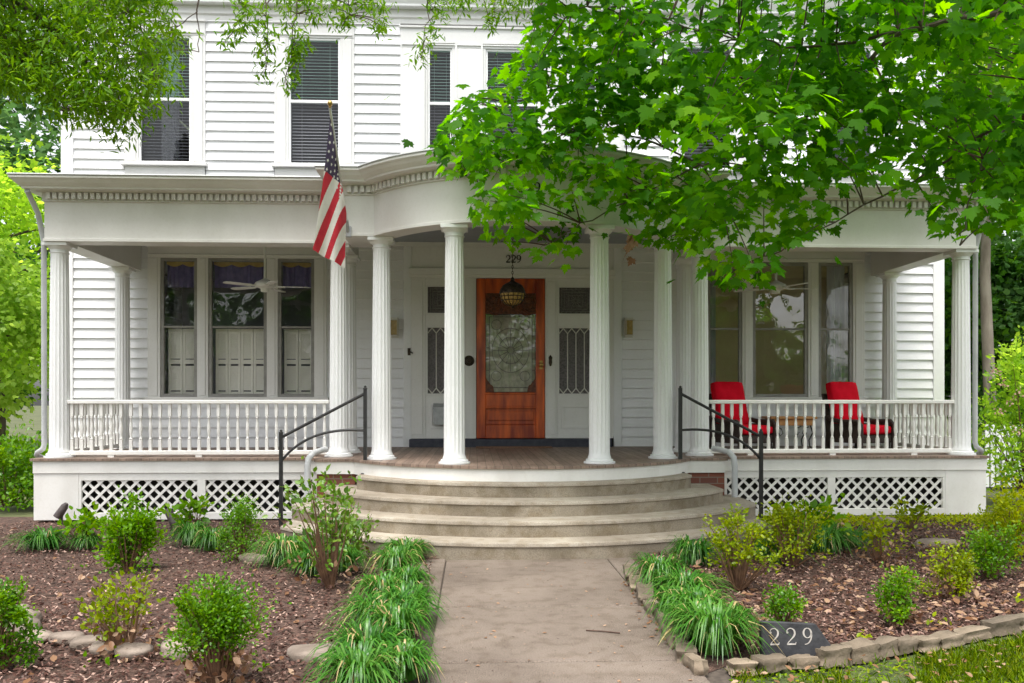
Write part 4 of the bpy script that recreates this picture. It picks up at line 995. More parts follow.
def bezier_pts(a, b, sag, n=6):
    a, b = Vector(a), Vector(b); mid = (a+b)/2+Vector((0,0,sag)); return [a*(1-t)**2+mid*2*t*(1-t)+b*t*t for t in [i/n for i in range(n+1)]]
# ---- maple that hangs over the front walk
mp = tag(empty('maple_tree', (5.3,4.7,0)), 'maple with broad bright green leaves overhanging the right half of the house', 'tree')
limbs_px = [
 [(1330,-330,4.9),(1080,-40,5.7),(1000,10,5.9),(900,32,6.3),(830,95,6.7),(770,150,7.0),(700,165,7.4),(610,125,7.8),(530,140,8.1),(455,152,8.3)],
 [(900,32,6.3),(800,50,6.6),(700,30,6.9),(620,5,7.2),(540,10,7.6)],
 [(1080,-40,5.7),(1020,110,6.3),(930,170,6.7),(850,215,7.0),(780,250,7.3),(735,270,7.5)],
 [(1020,110,6.3),(985,160,6.2),(965,215,6.3),(960,245,6.4)],
 [(700,165,7.4),(640,195,7.7),(580,225,8.0),(545,245,8.2)],
 [(770,150,7.0),(720,200,7.3),(680,235,7.6)],
 [(830,95,6.7),(760,80,7.0),(660,75,7.5),(560,85,7.9),(500,110,8.2)],
 [(1330,-330,4.9),(1100,-150,6.6),(950,-110,7.2),(780,-80,7.6),(620,-70,8.0)],
 [(1100,-150,6.6),(1010,-20,7.6),(960,60,8.1),(900,120,8.4)],
 [(1330,-330,4.9),(1200,0,5.4),(1100,120,5.7),(1060,200,5.9)],
]
LP = []
tm = MB(); tm.tube([(5.3,4.7,-.1),(5.28,4.75,.3),(5.2,4.8,1.6),(5.15,4.85,3.0)]+[W(1330,-330,4.9)], [.30,.22,.19,.17,.06], 14)
for li, l in enumerate(limbs_px):
    P = [W(*q) for q in l]; n = len(P); r0 = [.030,.014,.018,.010,.009,.009,.012,.026,.015,.022][li]
    Q = []; rr = random.Random(li)
    for i in range(n-1):
        for k in range(5):
            t = k/5; p = P[i]*(1-t)+P[i+1]*t; Q.append(p+Vector([rr.uniform(-.02,.02) for _ in range(3)]))
    Q.append(P[-1]); N = len(Q); tm.tube(Q, [max(.006, r0*(1-i/N)**1.15) for i in range(N)], 7); LP += Q
tm.build('trunk', M['bark'], mp, smooth=True)
POLY = [(548,-10),(514,60),(454,106),(428,148),(440,170),(482,180),(470,205),(486,235),(520,252),(565,266),(596,232),(640,238),(672,252),(722,288),(765,282),(800,238),(846,232),(842,196),(870,178),(900,204),(928,226),(952,242),(985,232),(1010,226),(1090,240),(1090,-10)]
def inside(x, y, poly):
    c = False; n = len(poly)
    for i in range(n):
        x1,y1 = poly[i]; x2,y2 = poly[(i+1)%n]
        if (y1 > y) != (y2 > y) and x < (x2-x1)*(y-y1)/(y2-y1)+x1: c = not c
    return c
rm = random.Random(11); sprays = []
LPn = np.array([tuple(p) for p in LP])
gaps_ = [(652,152,26,12),(885,196,36,22),(870,60,14,10),(598,208,10,14)]
while len(sprays) < 385:                                      # sprays of leaves in the crown, each on a twig of its own
    x, y = rm.uniform(425,1090), rm.uniform(-120,285)
    if y > -10 and not inside(x, y, POLY): continue
    if y <= -10 and x < 540: continue
    if any(abs(x-a)<p and abs(y-b)<q for a,b,p,q in gaps_): continue
    Y = rm.uniform(5.6,8.5) if x > 700 else rm.uniform(6.8,8.6)
    sprays.append(W(x,y,Y))
pos=[]; tips=[]; ups=[]; scs=[]; rnds=[]; tw = MB()
for c in sprays:
    d = np.linalg.norm(LPn-np.array(c),axis=1); a = Vector(LPn[int(np.argmin(d))]); L = (c-a).length
    tw.tube(bezier_pts(a, c, .05*L, 5), [.008,.007,.006,.005,.004,.003], 5)
    dirv = (c-a).normalized() if L > .05 else Vector((-.6,.3,0)); base = rm.random()
    for k in range(rm.randint(26,46)):
        o = Vector((rm.gauss(0,.20),rm.gauss(0,.20),rm.gauss(0,.085)))
        p = c+o
        # keep the open outline of the crown
        ax = p.x*math.cos(TH)-p.y*math.sin(TH); dp = p.y*math.cos(TH)+p.x*math.sin(TH); sx, sy = 512+F*ax/dp, HOR-F*(p.z-EYE)/dp
        if sy > -10 and not inside(sx, sy, POLY): 
            if rm.random() < .97: continue
        q = o.normalized() if o.length else dirv
        t = Vector((q.x*.8+dirv.x*.4+rm.gauss(0,.4), q.y*.8+dirv.y*.4+rm.gauss(0,.4)-.15, -.75+rm.gauss(0,.35))).normalized()
        pos.append(p); tips.append(t); ups.append((rm.gauss(0,.45), rm.gauss(0,.45)-.35, 1)); scs.append(rm.uniform(.068,.138)); rnds.append(min(1,max(0,base*.62+rm.random()*.38)))
tw.build('twig', M['twig'], mp)
pos = np.array([tuple(p) for p in pos]); R = frames(np.array([tuple(p) for p in tips]), np.array(ups,dtype=float))
scatter('crown', mapV, mapF, pos, R, np.array(scs), M['maple'], mp, np.array(rnds))
# a few dead brown leaves caught in the maple
n = 9; c = np.array(W(632,238,7.4)); scatter('dead_leaf_cluster', mapV, mapF, c+rng.normal(size=(n,3))*[.03,.03,.07], frames(unit(n)*[.5,.5,.5]+[0,0,-1], unit(n)), np.full(n,.09), M['dry'], mp)
# ---- willow oak at upper left
ok = tag(empty('willow_oak_tree', (-7.2,5.6,0)), 'oak with fine narrow leaves hanging in at the upper left corner', 'tree')
lim = [[(-330,-330,6.4),(-120,-160,6.8),(0,-20,7.2),(60,40,7.5),(120,90,7.8)],[(-120,-160,6.8),(100,-90,7.4),(200,-40,7.8),(300,-25,8.0),(430,-30,8.2),(540,-25,8.3)],[(0,-20,7.2),(30,60,7.4),(60,110,7.6)],
       [(200,-40,7.8),(198,10,7.8),(199,52,7.8)],[(300,-25,8.0),(292,40,8.0),(286,85,8.0)],[(260,-35,7.9),(268,30,7.9),(266,70,7.9)],[(430,-30,8.2),(428,20,8.2),(421,58,8.2)],[(200,-40,7.8),(245,10,7.8),(228,38,7.8)],[(340,-30,8.1),(350,15,8.1)],[(-120,-160,6.8),(60,-60,7.2),(130,0,7.5),(150,50,7.7)],[(198,10,7.8),(180,24,7.75),(172,32,7.7)]]
tm = MB(); tm.tube([(-7.2,5.6,-.1),(-7.2,5.6,.4),(-7.0,5.7,2.5),W(-330,-330,6.4)], [.34,.26,.22,.16], 14); LP=[]
for li, l in enumerate(lim):
    P = [W(*q) for q in l]; Q=[]; rr = random.Random(50+li)
    for i in range(len(P)-1):
        for k in range(5): t = k/5; Q.append(P[i]*(1-t)+P[i+1]*t+Vector([rr.uniform(-.015,.015) for _ in range(3)]))
    Q.append(P[-1]); N=len(Q); r0 = [.11,.05,.03,.013,.008,.008,.008,.008,.006,.03,.005][li]; tm.tube(Q, [max(.004,r0*(1-i/N)) for i in range(N)], 6); LP += Q
tm.build('trunk', M['bark'], ok, smooth=True)
LPn = np.array([tuple(p) for p in LP])
POLY2 = [(-60,-60),(165,-60),(163,20),(176,40),(172,58),(160,66),(166,82),(150,106),(128,112),(122,142),(112,130),(96,112),(66,118),(46,100),(0,84),(-60,88)]
cl = []
while len(cl) < 600:
    x, y = rm.uniform(-60,180), rm.uniform(-60,142)
    if inside(x, y, POLY2): cl.append((W(x,y,rm.uniform(6.6,8.2)), 30, .085))
def along(pts, n, Y, k=16, s=.05):
    for i in range(n):
        t = (i+.5)/n*(len(pts)-1); j = int(t); f = t-j; x = pts[j][0]*(1-f)+pts[j+1][0]*f; y = pts[j][1]*(1-f)+pts[j+1][1]*f
        cl.append((W(x+rm.uniform(-4,4),y+rm.uniform(-3,3),Y+rm.uniform(-.1,.1)), k, s))
along([(232,-5),(250,8),(240,28),(222,42)],14,7.8); along([(258,-5),(265,30),(263,50),(267,76)],16,7.9); along([(285,0),(297,40),(292,62),(284,90)],18,8.0); along([(290,50),(304,48)],4,8.0)
along([(270,-5),(330,-2),(390,2)],20,8.05,18,.07); along([(335,5),(352,16),(342,30)],8,8.1); along([(372,2),(383,22),(378,30)],8,8.1); along([(310,0),(318,22)],6,8.05)
along([(428,-5),(442,15),(425,40),(419,60)],14,8.2); along([(440,0),(462,4),(470,0)],8,8.2); along([(485,-5),(520,0),(548,8)],18,8.3,20,.09); along([(500,10),(490,26)],6,8.3); along([(172,30),(178,50)],5,7.7,8)
pos=[]; tips=[]; ups=[]; scs=[]; rn=[]; tw = MB()
for (c, k, s) in cl:
    d = np.linalg.norm(LPn-np.array(c),axis=1); a = Vector(LPn[int(np.argmin(d))])
    tw.tube(bezier_pts(a,c,.04,3), [.004,.0035,.003,.002], 4); b_ = rm.random()
    for _ in range(k):
        o = Vector((rm.gauss(0,s),rm.gauss(0,s),rm.gauss(0,s*.9))); p = c+o; t = Vector((rm.gauss(0,.7),rm.gauss(0,.7),-.5+rm.gauss(0,.5))).normalized()
        pos.append(tuple(p)); tips.append(tuple(t)); ups.append((rm.gauss(0,.6),rm.gauss(0,.6)-.3,1)); scs.append(rm.uniform(.05,.095)); rn.append(min(1,b_*.5+rm.random()*.5))
tw.build('twig', M['twig'], ok)
scatter('crown', lanceV, lanceF, np.array(pos), frames(np.array(tips),np.array(ups,dtype=float)), np.array(scs)[:,None]*np.array([[1.05,1,1]]), M['oak'], ok, np.array(rn))
# ---- trees and hedge behind
def tree(name, label, x, y, H, crown, nclump, nleaf, size, mt, bark='bark', rtr=.16, droop=.2, seed=0, group=None, z0=None):
    """crown = (half width x, half depth y, bottom z, top z)"""
    rr = np.random.default_rng(seed); root = tag(empty(name, (x,y,0)), label, 'tree', group)
    hx, hy, zb, zt = crown; cz = (zb+zt)/2; hz = (zt-zb)/2; tmb = MB(); r2 = random.Random(seed)
    top = (x+r2.uniform(-.2,.2), y, zb+hz*1.2); tmb.tube([(x,y,-.1),(x+r2.uniform(-.05,.05),y,1.2),(x+r2.uniform(-.15,.15),y,(zb+1.2)/2+.6),top], [rtr*1.3,rtr,rtr*.85,rtr*.35], 10)
    P=[];T=[];U=[];SC=[];RN=[]
    for i in range(nclump):
        v = rr.normal(size=3); v /= np.linalg.norm(v); rad = rr.uniform(.45,1)**.6
        c = np.array([x,y,cz])+v*np.array([hx,hy,hz])*rad
        if i % 3 == 0: tmb.tube(bezier_pts((x,y,max(zb*.8,min(c[2]-.3,zt))),tuple(c),.2,4), [rtr*.25,rtr*.2,rtr*.15,rtr*.1,rtr*.05], 5)
        rc = rr.uniform(.5,1.0)*min(hx,hz)*.42; b_ = rr.random()
        n = nleaf//nclump; o = rr.normal(size=(n,3))*np.array([rc,rc,rc*.55])*.6
        P.append(c+o); t = o/(np.linalg.norm(o,axis=1,keepdims=True)+1e-6)+rr.normal(size=(n,3))*.5+np.array([0,0,-droop]); T.append(t)
        U.append(rr.normal(size=(n,3))*.5+np.array([0,-.2,1])); SC.append(rr.uniform(.7,1.3,n)*size); RN.append(np.clip(b_*.55+rr.random(n)*.45,0,1))
    tmb.build('trunk', M[bark], root, smooth=True)
    scatter('crown', clumpV, clumpF, np.concatenate(P), frames(np.concatenate(T),np.concatenate(U)), np.concatenate(SC), M[mt], root, np.concatenate(RN))
    return root
GB = 'trees behind the house'
tree('honey_locust_tree','bright lime green tree close behind the left porch corner',-9.6,17.5,8,(2.6,2.2,.9,6.4),60,13500,.13,'lime',seed=1,group=GB)
tree('hemlock_tree','feathery pale green tree left of the porch corner column',-8.5,14.6,5,(1.5,1.2,1.2,4.3),40,9500,.10,'hemlock',seed=2,droop=.9,group=GB)
tree('broadleaf_tree','taller grey green tree rising beyond the lime green one',-14.5,26,12,(4.5,3.5,3,12.5),50,10000,.25,'sage',seed=3,group=GB)
tree('broadleaf_tree','dark tree behind the driveway low at the left picture edge',-13.0,21,6,(3.2,2.5,.4,6),36,6000,.24,'deep',seed=4,group=GB)
tree('broadleaf_tree','deep green tree seen between the house corner and right end column',9.6,19,8,(2.4,2.2,.6,7.5),50,12000,.17,'deep',seed=5,group=GB)
tree('broadleaf_tree','blue green layered tree at the right behind the pale trunk',12.3,18.5,8,(2.6,2.2,1.2,5.6),54,16000,.14,'sage',seed=6,group=GB)
tree('broadleaf_tree','dark green tree filling the right picture edge behind all others',16.5,23,13,(4.6,3.6,1.5,13),60,13000,.22,'deep',seed=7,group=GB)
tree('broadleaf_tree','lime green treetop showing through maple leaves at the upper right',11.5,24,13,(4.2,3.2,6,14),44,8000,.30,'lime',seed=8,group=GB)
tree('slender_tree','slim tree with pale peeling trunk beside the right downspout',8.86,14.2,9,(2.2,1.8,4.6,9),30,3500,.20,'deep','barkp',.10,seed=9,group=GB)
# unseen trees behind the viewer, added and shaped for the panes to mirror
rr = np.random.default_rng(99); P=[]
for i in range(80):
    a = rr.uniform(-1,1); c = np.array([a*52, -30-rr.uniform(0,8), rr.uniform(.6,5.0)+1.6*math.sin(a*11)]); P.append(c+rr.normal(size=(70,3))*np.array([1.5,1.2,1.0]))
for i in range(70):
    x0_ = (-13 if i % 2 else 15.5)+rr.normal()*(5.5 if i % 2 else 2.8); c = np.array([x0_, -31-rr.uniform(0,5), rr.uniform(3,9.5)]); P.append(c+rr.normal(size=(90,3))*np.array([1.0,.9,.8]))
P = np.concatenate(P); n = len(P)
o = scatter('unseen_far_trees', clumpV, clumpF, P, frames(unit(n)+[0,0,-.3], unit(n)*.6+[0,0,1]), rr.uniform(.6,1.1,n), M['deep']); tag(o, kind='stuff')
# ---- shrubs
def shrub(name, label, base, w, h, n, leaf, size, mt, nst=9, stemh=.5, flat=1.0, dry=0, seed=0, shape='dome', cat='shrub', group=None, lv=None, nclump=26):
    rr = np.random.default_rng(seed); r2 = random.Random(seed); root = tag(empty(name, base), label, cat, group); b = np.array(base)
    sm = MB(); P=[];T=[];U=[];SC=[];RN=[]
    nclump = max(8, int(nclump*.72))
    for i in range(nclump):
        q = rr.uniform(0,2*PI); rad = math.sqrt(rr.random()); zz = rr.uniform(stemh,1.0)
        prof = math.sqrt(max(0.05,1-((zz-stemh*1.1)/(1.05-stemh*1.1))**2)) if shape == 'dome' else (.55+.45*rr.random())
        if shape == 'vase': prof = .35+.65*zz
        prof *= 1+.30*math.sin(q+seed)+.16*math.sin(3*q+seed*2); zz *= 1+.12*math.sin(2*q+seed*3)
        c = b+np.array([math.cos(q)*rad*w/2*prof*.80, math.sin(q)*rad*w/2*prof*.80, zz*h*.93])
        rs = .008+.0025*h*3
        if i < nst*2:
            s0 = b+np.array([math.cos(q)*.03*w, math.sin(q)*.03*w, 0]); sm.tube([tuple(s0),tuple(s0*.55+c*.45+np.array([math.cos(q)*.01,math.sin(q)*.01,.03*h])),tuple(c)], [.009*h**.5+.002,.006*h**.5+.0015,.0025], 5)
        k = max(3,int(n/nclump*rr.uniform(.30,1.15))); rc = w*rr.uniform(.065,.125); o = rr.normal(size=(k,3))*np.array([rc,rc,rc*flat])
        P.append(c+o); T.append(o/(np.linalg.norm(o,axis=1,keepdims=True)+1e-6)*.7+rr.normal(size=(k,3))*.45+np.array([0,0,.35])); U.append(rr.normal(size=(k,3))*.55+np.array([0,-.3,1]))
        SC.append(rr.uniform(.65,1.3,k)*size); hgt=(c[2]-b[2])/h; RN.append(np.clip(rr.random()*.45+rr.random(k)*.55,0,1))
    for i in range(max(4, int(nst*.8))):                        # stray shoots that break the outline
        q = rr.uniform(0,2*PI); r0 = rr.uniform(.15,.75)*w/2; h0 = rr.uniform(max(.35,stemh),.8)*h; L = rr.uniform(.16,.36)*h
        a_ = b+np.array([math.cos(q)*r0, math.sin(q)*r0, h0]); d_ = np.array([math.cos(q)*rr.uniform(.2,.9), math.sin(q)*rr.uniform(.2,.9), rr.uniform(.5,1.1)]); e_ = a_+d_*L
        sm.tube([tuple(b+np.array([math.cos(q)*.02,math.sin(q)*.02,0])), tuple(a_*.75+b*.25), tuple(e_)], [.005*h**.5+.001,.004*h**.5+.001,.0015], 4)
        k = max(6, int(n*.018)); t_ = rr.random(k)[:,None]; P.append(a_+d_*L*t_+rr.normal(size=(k,3))*size*.55)
        T.append(rr.normal(size=(k,3))*.6+d_); U.append(rr.normal(size=(k,3))*.5+np.array([0,-.2,1])); SC.append(rr.uniform(.6,1.1,k)*size); RN.append(np.clip(.4+rr.random(k)*.6,0,1))
    P=np.concatenate(P); ok_ = P[:,2] > b[2]+.01
    sm.build('stems', M['stem'], root)
    lv = lv or (ovalV, ovalF)
    scatter('foliage', lv[0], lv[1], P[ok_], frames(np.concatenate(T)[ok_],np.concatenate(U)[ok_]), np.concatenate(SC)[ok_], M[mt], root, np.concatenate(RN)[ok_])
    if dry:
        k = dry; q = rr.uniform(0,2*PI,k); rad = np.sqrt(rr.random(k))*w*.42; p = np.stack([b[0]+np.cos(q)*rad, b[1]+np.sin(q)*rad*.8, b[2]+.01+rr.random(k)**2*h*.42],1)
        scatter('dry_leaves', ovalV, ovalF, p, frames(unit(k),unit(k)), rr.uniform(.03,.06,k), M['dry'], root)
    return root
D_OF = lambda py: EYE*F/(py-HOR)
def S_(px, py, wpx, hpx, name, label, n, size, mt, **kw):
    g = gp(px, py); s = D_OF(py)/F
    return shrub(name, label, g, wpx*s, hpx*s, n, None, size, mt, **kw)
S_(128,573,64,68,'garden_shrub','feathery light green shrub before the left lattice',4200,.032,'fresh',seed=21,stemh=.15,nclump=34)
S_(84,548,40,34,'leafy_plant','low leafy plant sprouting by the left end of the lattice',120,.075,'fresh',seed=41,stemh=.5,nclump=12,cat='plant')
S_(194,540,40,40,'leafy_plant','broad leaved plant just right of the tilted garden light',130,.08,'fresh',seed=42,stemh=.4,nclump=12,cat='plant')
S_(241,560,54,54,'boxwood_shrub','rounded dark green shrub before the second left lattice panel',3600,.022,'box',seed=22,stemh=.12,nclump=30)
S_(330,588,98,108,'broadleaf_shrub','tall leggy shrub with bare tan stems beside the steps',620,.050,'holly',seed=23,stemh=.22,shape='vase',nclump=40,nst=12,dry=40)
S_(352,560,60,46,'broadleaf_shrub','low dense shrub filling in under the tall leggy one',800,.04,'holly',seed=43,stemh=.1,nclump=20)
S_(126,655,78,74,'sparse_shrub','sparse yellow green shrub with brown stems between stones and boxwood',560,.032,'azalea',seed=24,stemh=.45,shape='vase',nclump=26,dry=110)
S_(218,692,88,104,'boxwood_shrub','dense small leaved boxwood with rusty bare stems in the left foreground',9000,.0185,'box',seed=25,stemh=.50,nclump=44,dry=160,nst=14)
S_(4,668,52,84,'boxwood_shrub','small leaved green shrub cut by the left picture edge',4200,.022,'box',seed=26,stemh=.15,nclump=40)
S_(738,592,72,78,'azalea_shrub','open yellow green azalea with bare forked stems right of the path',1700,.028,'azalea',seed=27,stemh=.42,flat=.6,nclump=40,nst=14)
S_(792,568,78,62,'azalea_shrub','low spreading yellow green azalea behind the open one',1900,.028,'azalea',seed=28,stemh=.3,flat=.6,nclump=40,nst=14)
S_(808,545,62,46,'leafy_plant','broad leaved bright green plant before the right lattice post',220,.085,'fresh',seed=44,stemh=.4,nclump=14,cat='plant')
S_(785,630,50,40,'boxwood_shrub','little green shrub just behind the slate number slab',1300,.021,'box',seed=29,stemh=.15,nclump=22)
S_(901,625,42,54,'boxwood_shrub','upright green shrub standing alone in the right mulch',1900,.021,'box',seed=30,stemh=.2,nclump=24,dry=60)
S_(954,600,54,52,'boxwood_shrub','brownish green shrub left of the darker round one',2200,.022,'azalea',seed=31,stemh=.2,nclump=26,dry=70)
S_(990,580,58,56,'boxwood_shrub','dark green round shrub at the right side of the bed',3200,.023,'box',seed=32,stemh=.25,nclump=28)
S_(880,563,66,40,'sparse_shrub','sparse low shrub in the mulch before the right lattice',380,.038,'azalea',seed=33,stemh=.3,nclump=20,dry=40)
S_(910,530,40,24,'sparse_shrub','tiny thin shrub against the right lattice',160,.05,'azalea',seed=45,stemh=.4,nclump=10)
S_(1012,560,84,76,'golden_shrub','big yellow green shrub at the right picture edge',3000,.034,'yellow',seed=34,stemh=.15,nclump=44)
def SW(px, py, Y, w, h, *a, **k):
    p = W(px, py, Y); return shrub(a[0], a[1], (p.x,p.y,0), w, h, a[2], None, a[3], a[4], **k)
SW(1030,520,11.0,1.5,2.1,'flowering_shrub','tall light green shrub with faded pink blooms beside the right porch end',4200,.075,'lime',seed=35,stemh=.15,nclump=60)
rr = np.random.default_rng(5); p = W(1008,400,10.5); k = 90; cc = np.array([[W(px,py,10.55) for px,py in ((1003,384),(1012,402),(1000,412),(1017,430),(996,372),(1020,392))][i%6] for i in range(k)]).reshape(-1,3)
o = scatter('bloom', ovalV, ovalF, cc+rr.normal(size=(k,3))*.03, frames(unit(k),unit(k)), np.full(k,.035), M['flower'], bpy.data.objects['flowering_shrub'])
SW(8,520,11.2,1.5,.82,'hedge_shrub','green hedge shrub beyond the left end of the porch',4200,.06,'box',seed=36,stemh=.05,nclump=50)
SW(32,520,13.2,1.2,.75,'hedge_shrub','low hedge shrub tucked behind the left corner of the porch',2200,.06,'fresh',seed=38,stemh=.05,nclump=30)
SW(1000,520,13.6,2.2,1.4,'hedge_shrub','dark low shrub at the foot of the pale slim trunk',3000,.08,'deep',seed=39,stemh=.05,nclump=40)
# ---- white slatted screen beyond the right porch end
sx = W(985,470,13.0).x; scr = tag(empty('picket_screen', (sx,13.0,0)), 'white slatted screen half hidden by the flowering shrub at right', 'fence')
for i in range(7):
    m = MB(); m.box(sx+.09*i, sx+.09*i+.062, 12.99, 13.01, 0, .98); m.build('picket', M['white'], scr)
for z in (.2,.75):
    m = MB(); m.box(sx-.02, sx+.64, 13.013, 13.045, z, z+.08); m.build('rail', M['white'], scr)
# ---- lilyturf clumps: arching blades
def lily(base, r, h, nb, seed, label, group, mt='lily'):
    rr = np.random.default_rng(seed); b = np.array(base); V=[]; Lp=[]; n_seg = 5
    q = rr.uniform(0,2*PI,nb); rad0 = np.sqrt(rr.random(nb))*r*.45; reach = r*rr.uniform(.35,1.15,nb); hh = h*rr.uniform(.55,1.1,nb); wd = rr.uniform(.004,.0075,nb); droop = rr.uniform(.25,1.0,nb)
    d = np.stack([np.cos(q+rr.normal(size=nb)*.35),np.sin(q+rr.normal(size=nb)*.35),np.zeros(nb)],1); s = np.stack([-d[:,1],d[:,0],np.zeros(nb)],1)
    p0 = b+np.stack([np.cos(q)*rad0,np.sin(q)*rad0,np.zeros(nb)],1)
    for i in range(n_seg+1):
        t = i/n_seg; pt = p0 + d*(reach*(t**1.5))[:,None] + np.array([0,0,1])*(hh*(np.sin(t*PI*.62)/1.0 - droop*t**3*.9))[:,None]
        w = wd*(1-t**3)+.0004; V.append(pt-s*w[:,None]); V.append(pt+s*w[:,None])
    V = np.stack(V,1).reshape(-1,3); V[:,2] = np.maximum(V[:,2], b[2]+.008); k = 2*(n_seg+1); loops=[]
    f = np.array([[2*i,2*i+1,2*i+3,2*i+2] for i in range(n_seg)]); loops = (np.arange(nb)[:,None,None]*k+f[None]).reshape(-1)
    nf = nb*n_seg; o = np_mesh('lilyturf', V, loops, np.arange(nf)*4, np.full(nf,4), M[mt], None, np.repeat(np.where(rr.random(nb)<.06, 1.0, np.clip(rr.random(nb)*.62+rr.random()*.16,0,.8)),n_seg))
    return tag(o, label, 'plant', group)
def lrow(pts, lab, group, seed):
    for i, (px, py, r, h) in enumerate(pts): lily(gp(px+random.uniform(-5,5),py+random.uniform(-3,3)), r*random.uniform(.68,1.0), h*random.uniform(.75,1.05), int(330*(r/.25)), seed+i, lab.format(ORD[i]), group)
lrow([(408,562,.24,.25),(396,577,.26,.27),(412,592,.22,.25),(384,603,.25,.27),(404,618,.24,.26),(376,632,.25,.27),(400,648,.23,.25),(370,664,.24,.26),(402,682,.22,.24),(358,694,.24,.25)],'{} lilyturf clump from the steps in the row left of the path','lilyturf along the left of the path',300)
lrow([(694,566,.22,.26),(662,588,.24,.26),(684,600,.24,.26),(676,618,.22,.24),(702,622,.22,.25),(694,640,.22,.24),(714,652,.25,.27),(728,640,.2,.22)],'{} lilyturf clump from the steps in the row right of the path','lilyturf along the right of the path',330)
lrow([(42,546,.26,.24),(88,548,.22,.18),(196,548,.26,.25),(216,552,.2,.22),(288,566,.28,.28),(312,572,.26,.26),(304,556,.24,.26),(345,572,.24,.24)],'{} lilyturf clump from the left in the row before the left lattice','lilyturf before the left lattice',350)
lrow([(800,548,.26,.26),(826,552,.28,.28),(850,546,.24,.25),(770,560,.24,.24)],'{} lilyturf clump from the left-hand side before the right lattice','lilyturf before the right lattice',370)
# ================================================================ GROUND
def st(o): o['kind'] = 'structure'; return o
M['earth'] = mat('ground_earth', (.05,.06,.02), (.10,.11,.04), .8, .95, bump=.4, bscale=12)
M['mulch'] = mat('mulch_ground', (.042,.022,.015), (.11,.062,.045), 16, .95, bump=1.0, bscale=38, detail=12)
M['path'] = stained('path_concrete', (.142,.112,.090), (.215,.174,.142), 1.3, (.82,.80,.77), 9, .6)
M['turf'] = mat('turf_soil', (.035,.05,.012), (.085,.11,.025), 9, .95, bump=.6, bscale=30)
M['drive'] = mat('driveway_concrete', (.48,.45,.42), (.58,.55,.52), 2, .9)
M['joint'] = mat('path_joint', (.05,.038,.03), (.09,.07,.055), 30, .95)
m = MB(); m.add([(-150,-120,-.06),(150,-120,-.06),(150,260,-.06),(-150,260,-.06)], [(0,1,2,3)]); st(m.build('ground', M['earth']))
def bed(name, poly, z, step, amp, mt, seed):
    """soil sheet with gentle lumps, cut to an outline"""
    xs = [p[0] for p in poly]; ys = [p[1] for p in poly]; r2 = np.random.default_rng(seed); ph = r2.uniform(0,6,8)
    bm = bmesh.new(); vs = [bm.verts.new((p[0],p[1],0)) for p in poly]; bm.faces.new(vs)
    x = min(xs)+step
    while x < max(xs): bmesh.ops.bisect_plane(bm, geom=bm.verts[:]+bm.edges[:]+bm.faces[:], plane_co=(x,0,0), plane_no=(1,0,0)); x += step
    y = min(ys)+step
    while y < max(ys): bmesh.ops.bisect_plane(bm, geom=bm.verts[:]+bm.edges[:]+bm.faces[:], plane_co=(0,y,0), plane_no=(0,1,0)); y += step
    for v in bm.verts:
        X, Y = v.co.x, v.co.y
        v.co.z = z + amp*(math.sin(2.1*X+ph[0])*math.sin(1.7*Y+ph[1])*.5+math.sin(5.3*X+1.2*Y+ph[2])*.22+math.sin(6.1*Y-2*X+ph[3])*.2+math.sin(13*X+ph[4])*math.sin(11*Y+ph[5])*.12)
    me = bpy.data.meshes.new(name); bm.to_mesh(me); bm.free(); me.materials.append(mt); me.polygons.foreach_set('use_smooth',[True]*len(me.polygons))
    o = bpy.data.objects.new(name, me); COL.objects.link(o); return st(o)
bed('mulch_bed', [(-6.6,2.6),(-.30,2.6),(-.30,7.6),(-1.6,9.2),(-1.6,10.1),(-6.6,10.1)], -.005, .22, .03, M['mulch'], 1)
cr_ = gp(703,676)
bed('mulch_bed', [(1.145,4.2),(1.3,4.33),(1.9,4.42),(2.6,4.6),(3.4,5.05),(7.5,6.6),(7.5,10.1),(2.75,10.1),(2.75,9.2),(1.30,7.2),(1.145,6.3)], -.005, .22, .03, M['mulch'], 2)
bed('lawn_ground', [(1.1,.5),(9,.5),(9,7.0),(7.5,6.58),(3.4,5.03),(2.6,4.58),(1.9,4.40),(1.22,4.33),(1.1,4.0)], -.03, .3, .015, M['turf'], 3)
pa_ = MB()
x0, x1 = -.235, 1.14; ys = [1.2, 2.9, gp(512,662).y, gp(512,606.5).y, 7.24]
for a, b in zip(ys[:-1], ys[1:]): pa_.box(x0+.004, x1-.004, a+.009, b-.009, -.12, .0)
pa_.box(-.47, x0-.006, 5.6, 7.45, -.12, -.004); pa_.box(x1+.006, 1.36, 6.3, 7.45, -.12, -.004)
o = pa_.build('path', M['path'], None, bevel=.006); st(o)
m = MB(); m.box(-.47,1.36,1.2,7.6,-.13,-.02); st(m.build('path_joint', M['joint']))
m = MB(); m.box(-40,-6.9,14.6,19.0,-.05,.0); st(m.build('driveway', M['drive']))
g = gp(-30,545); m = MB(); m.box(-9.0,-5.0,8.1,9.2,-.1,.012); st(m.build('side_path', M['path'], None, bevel=.01))
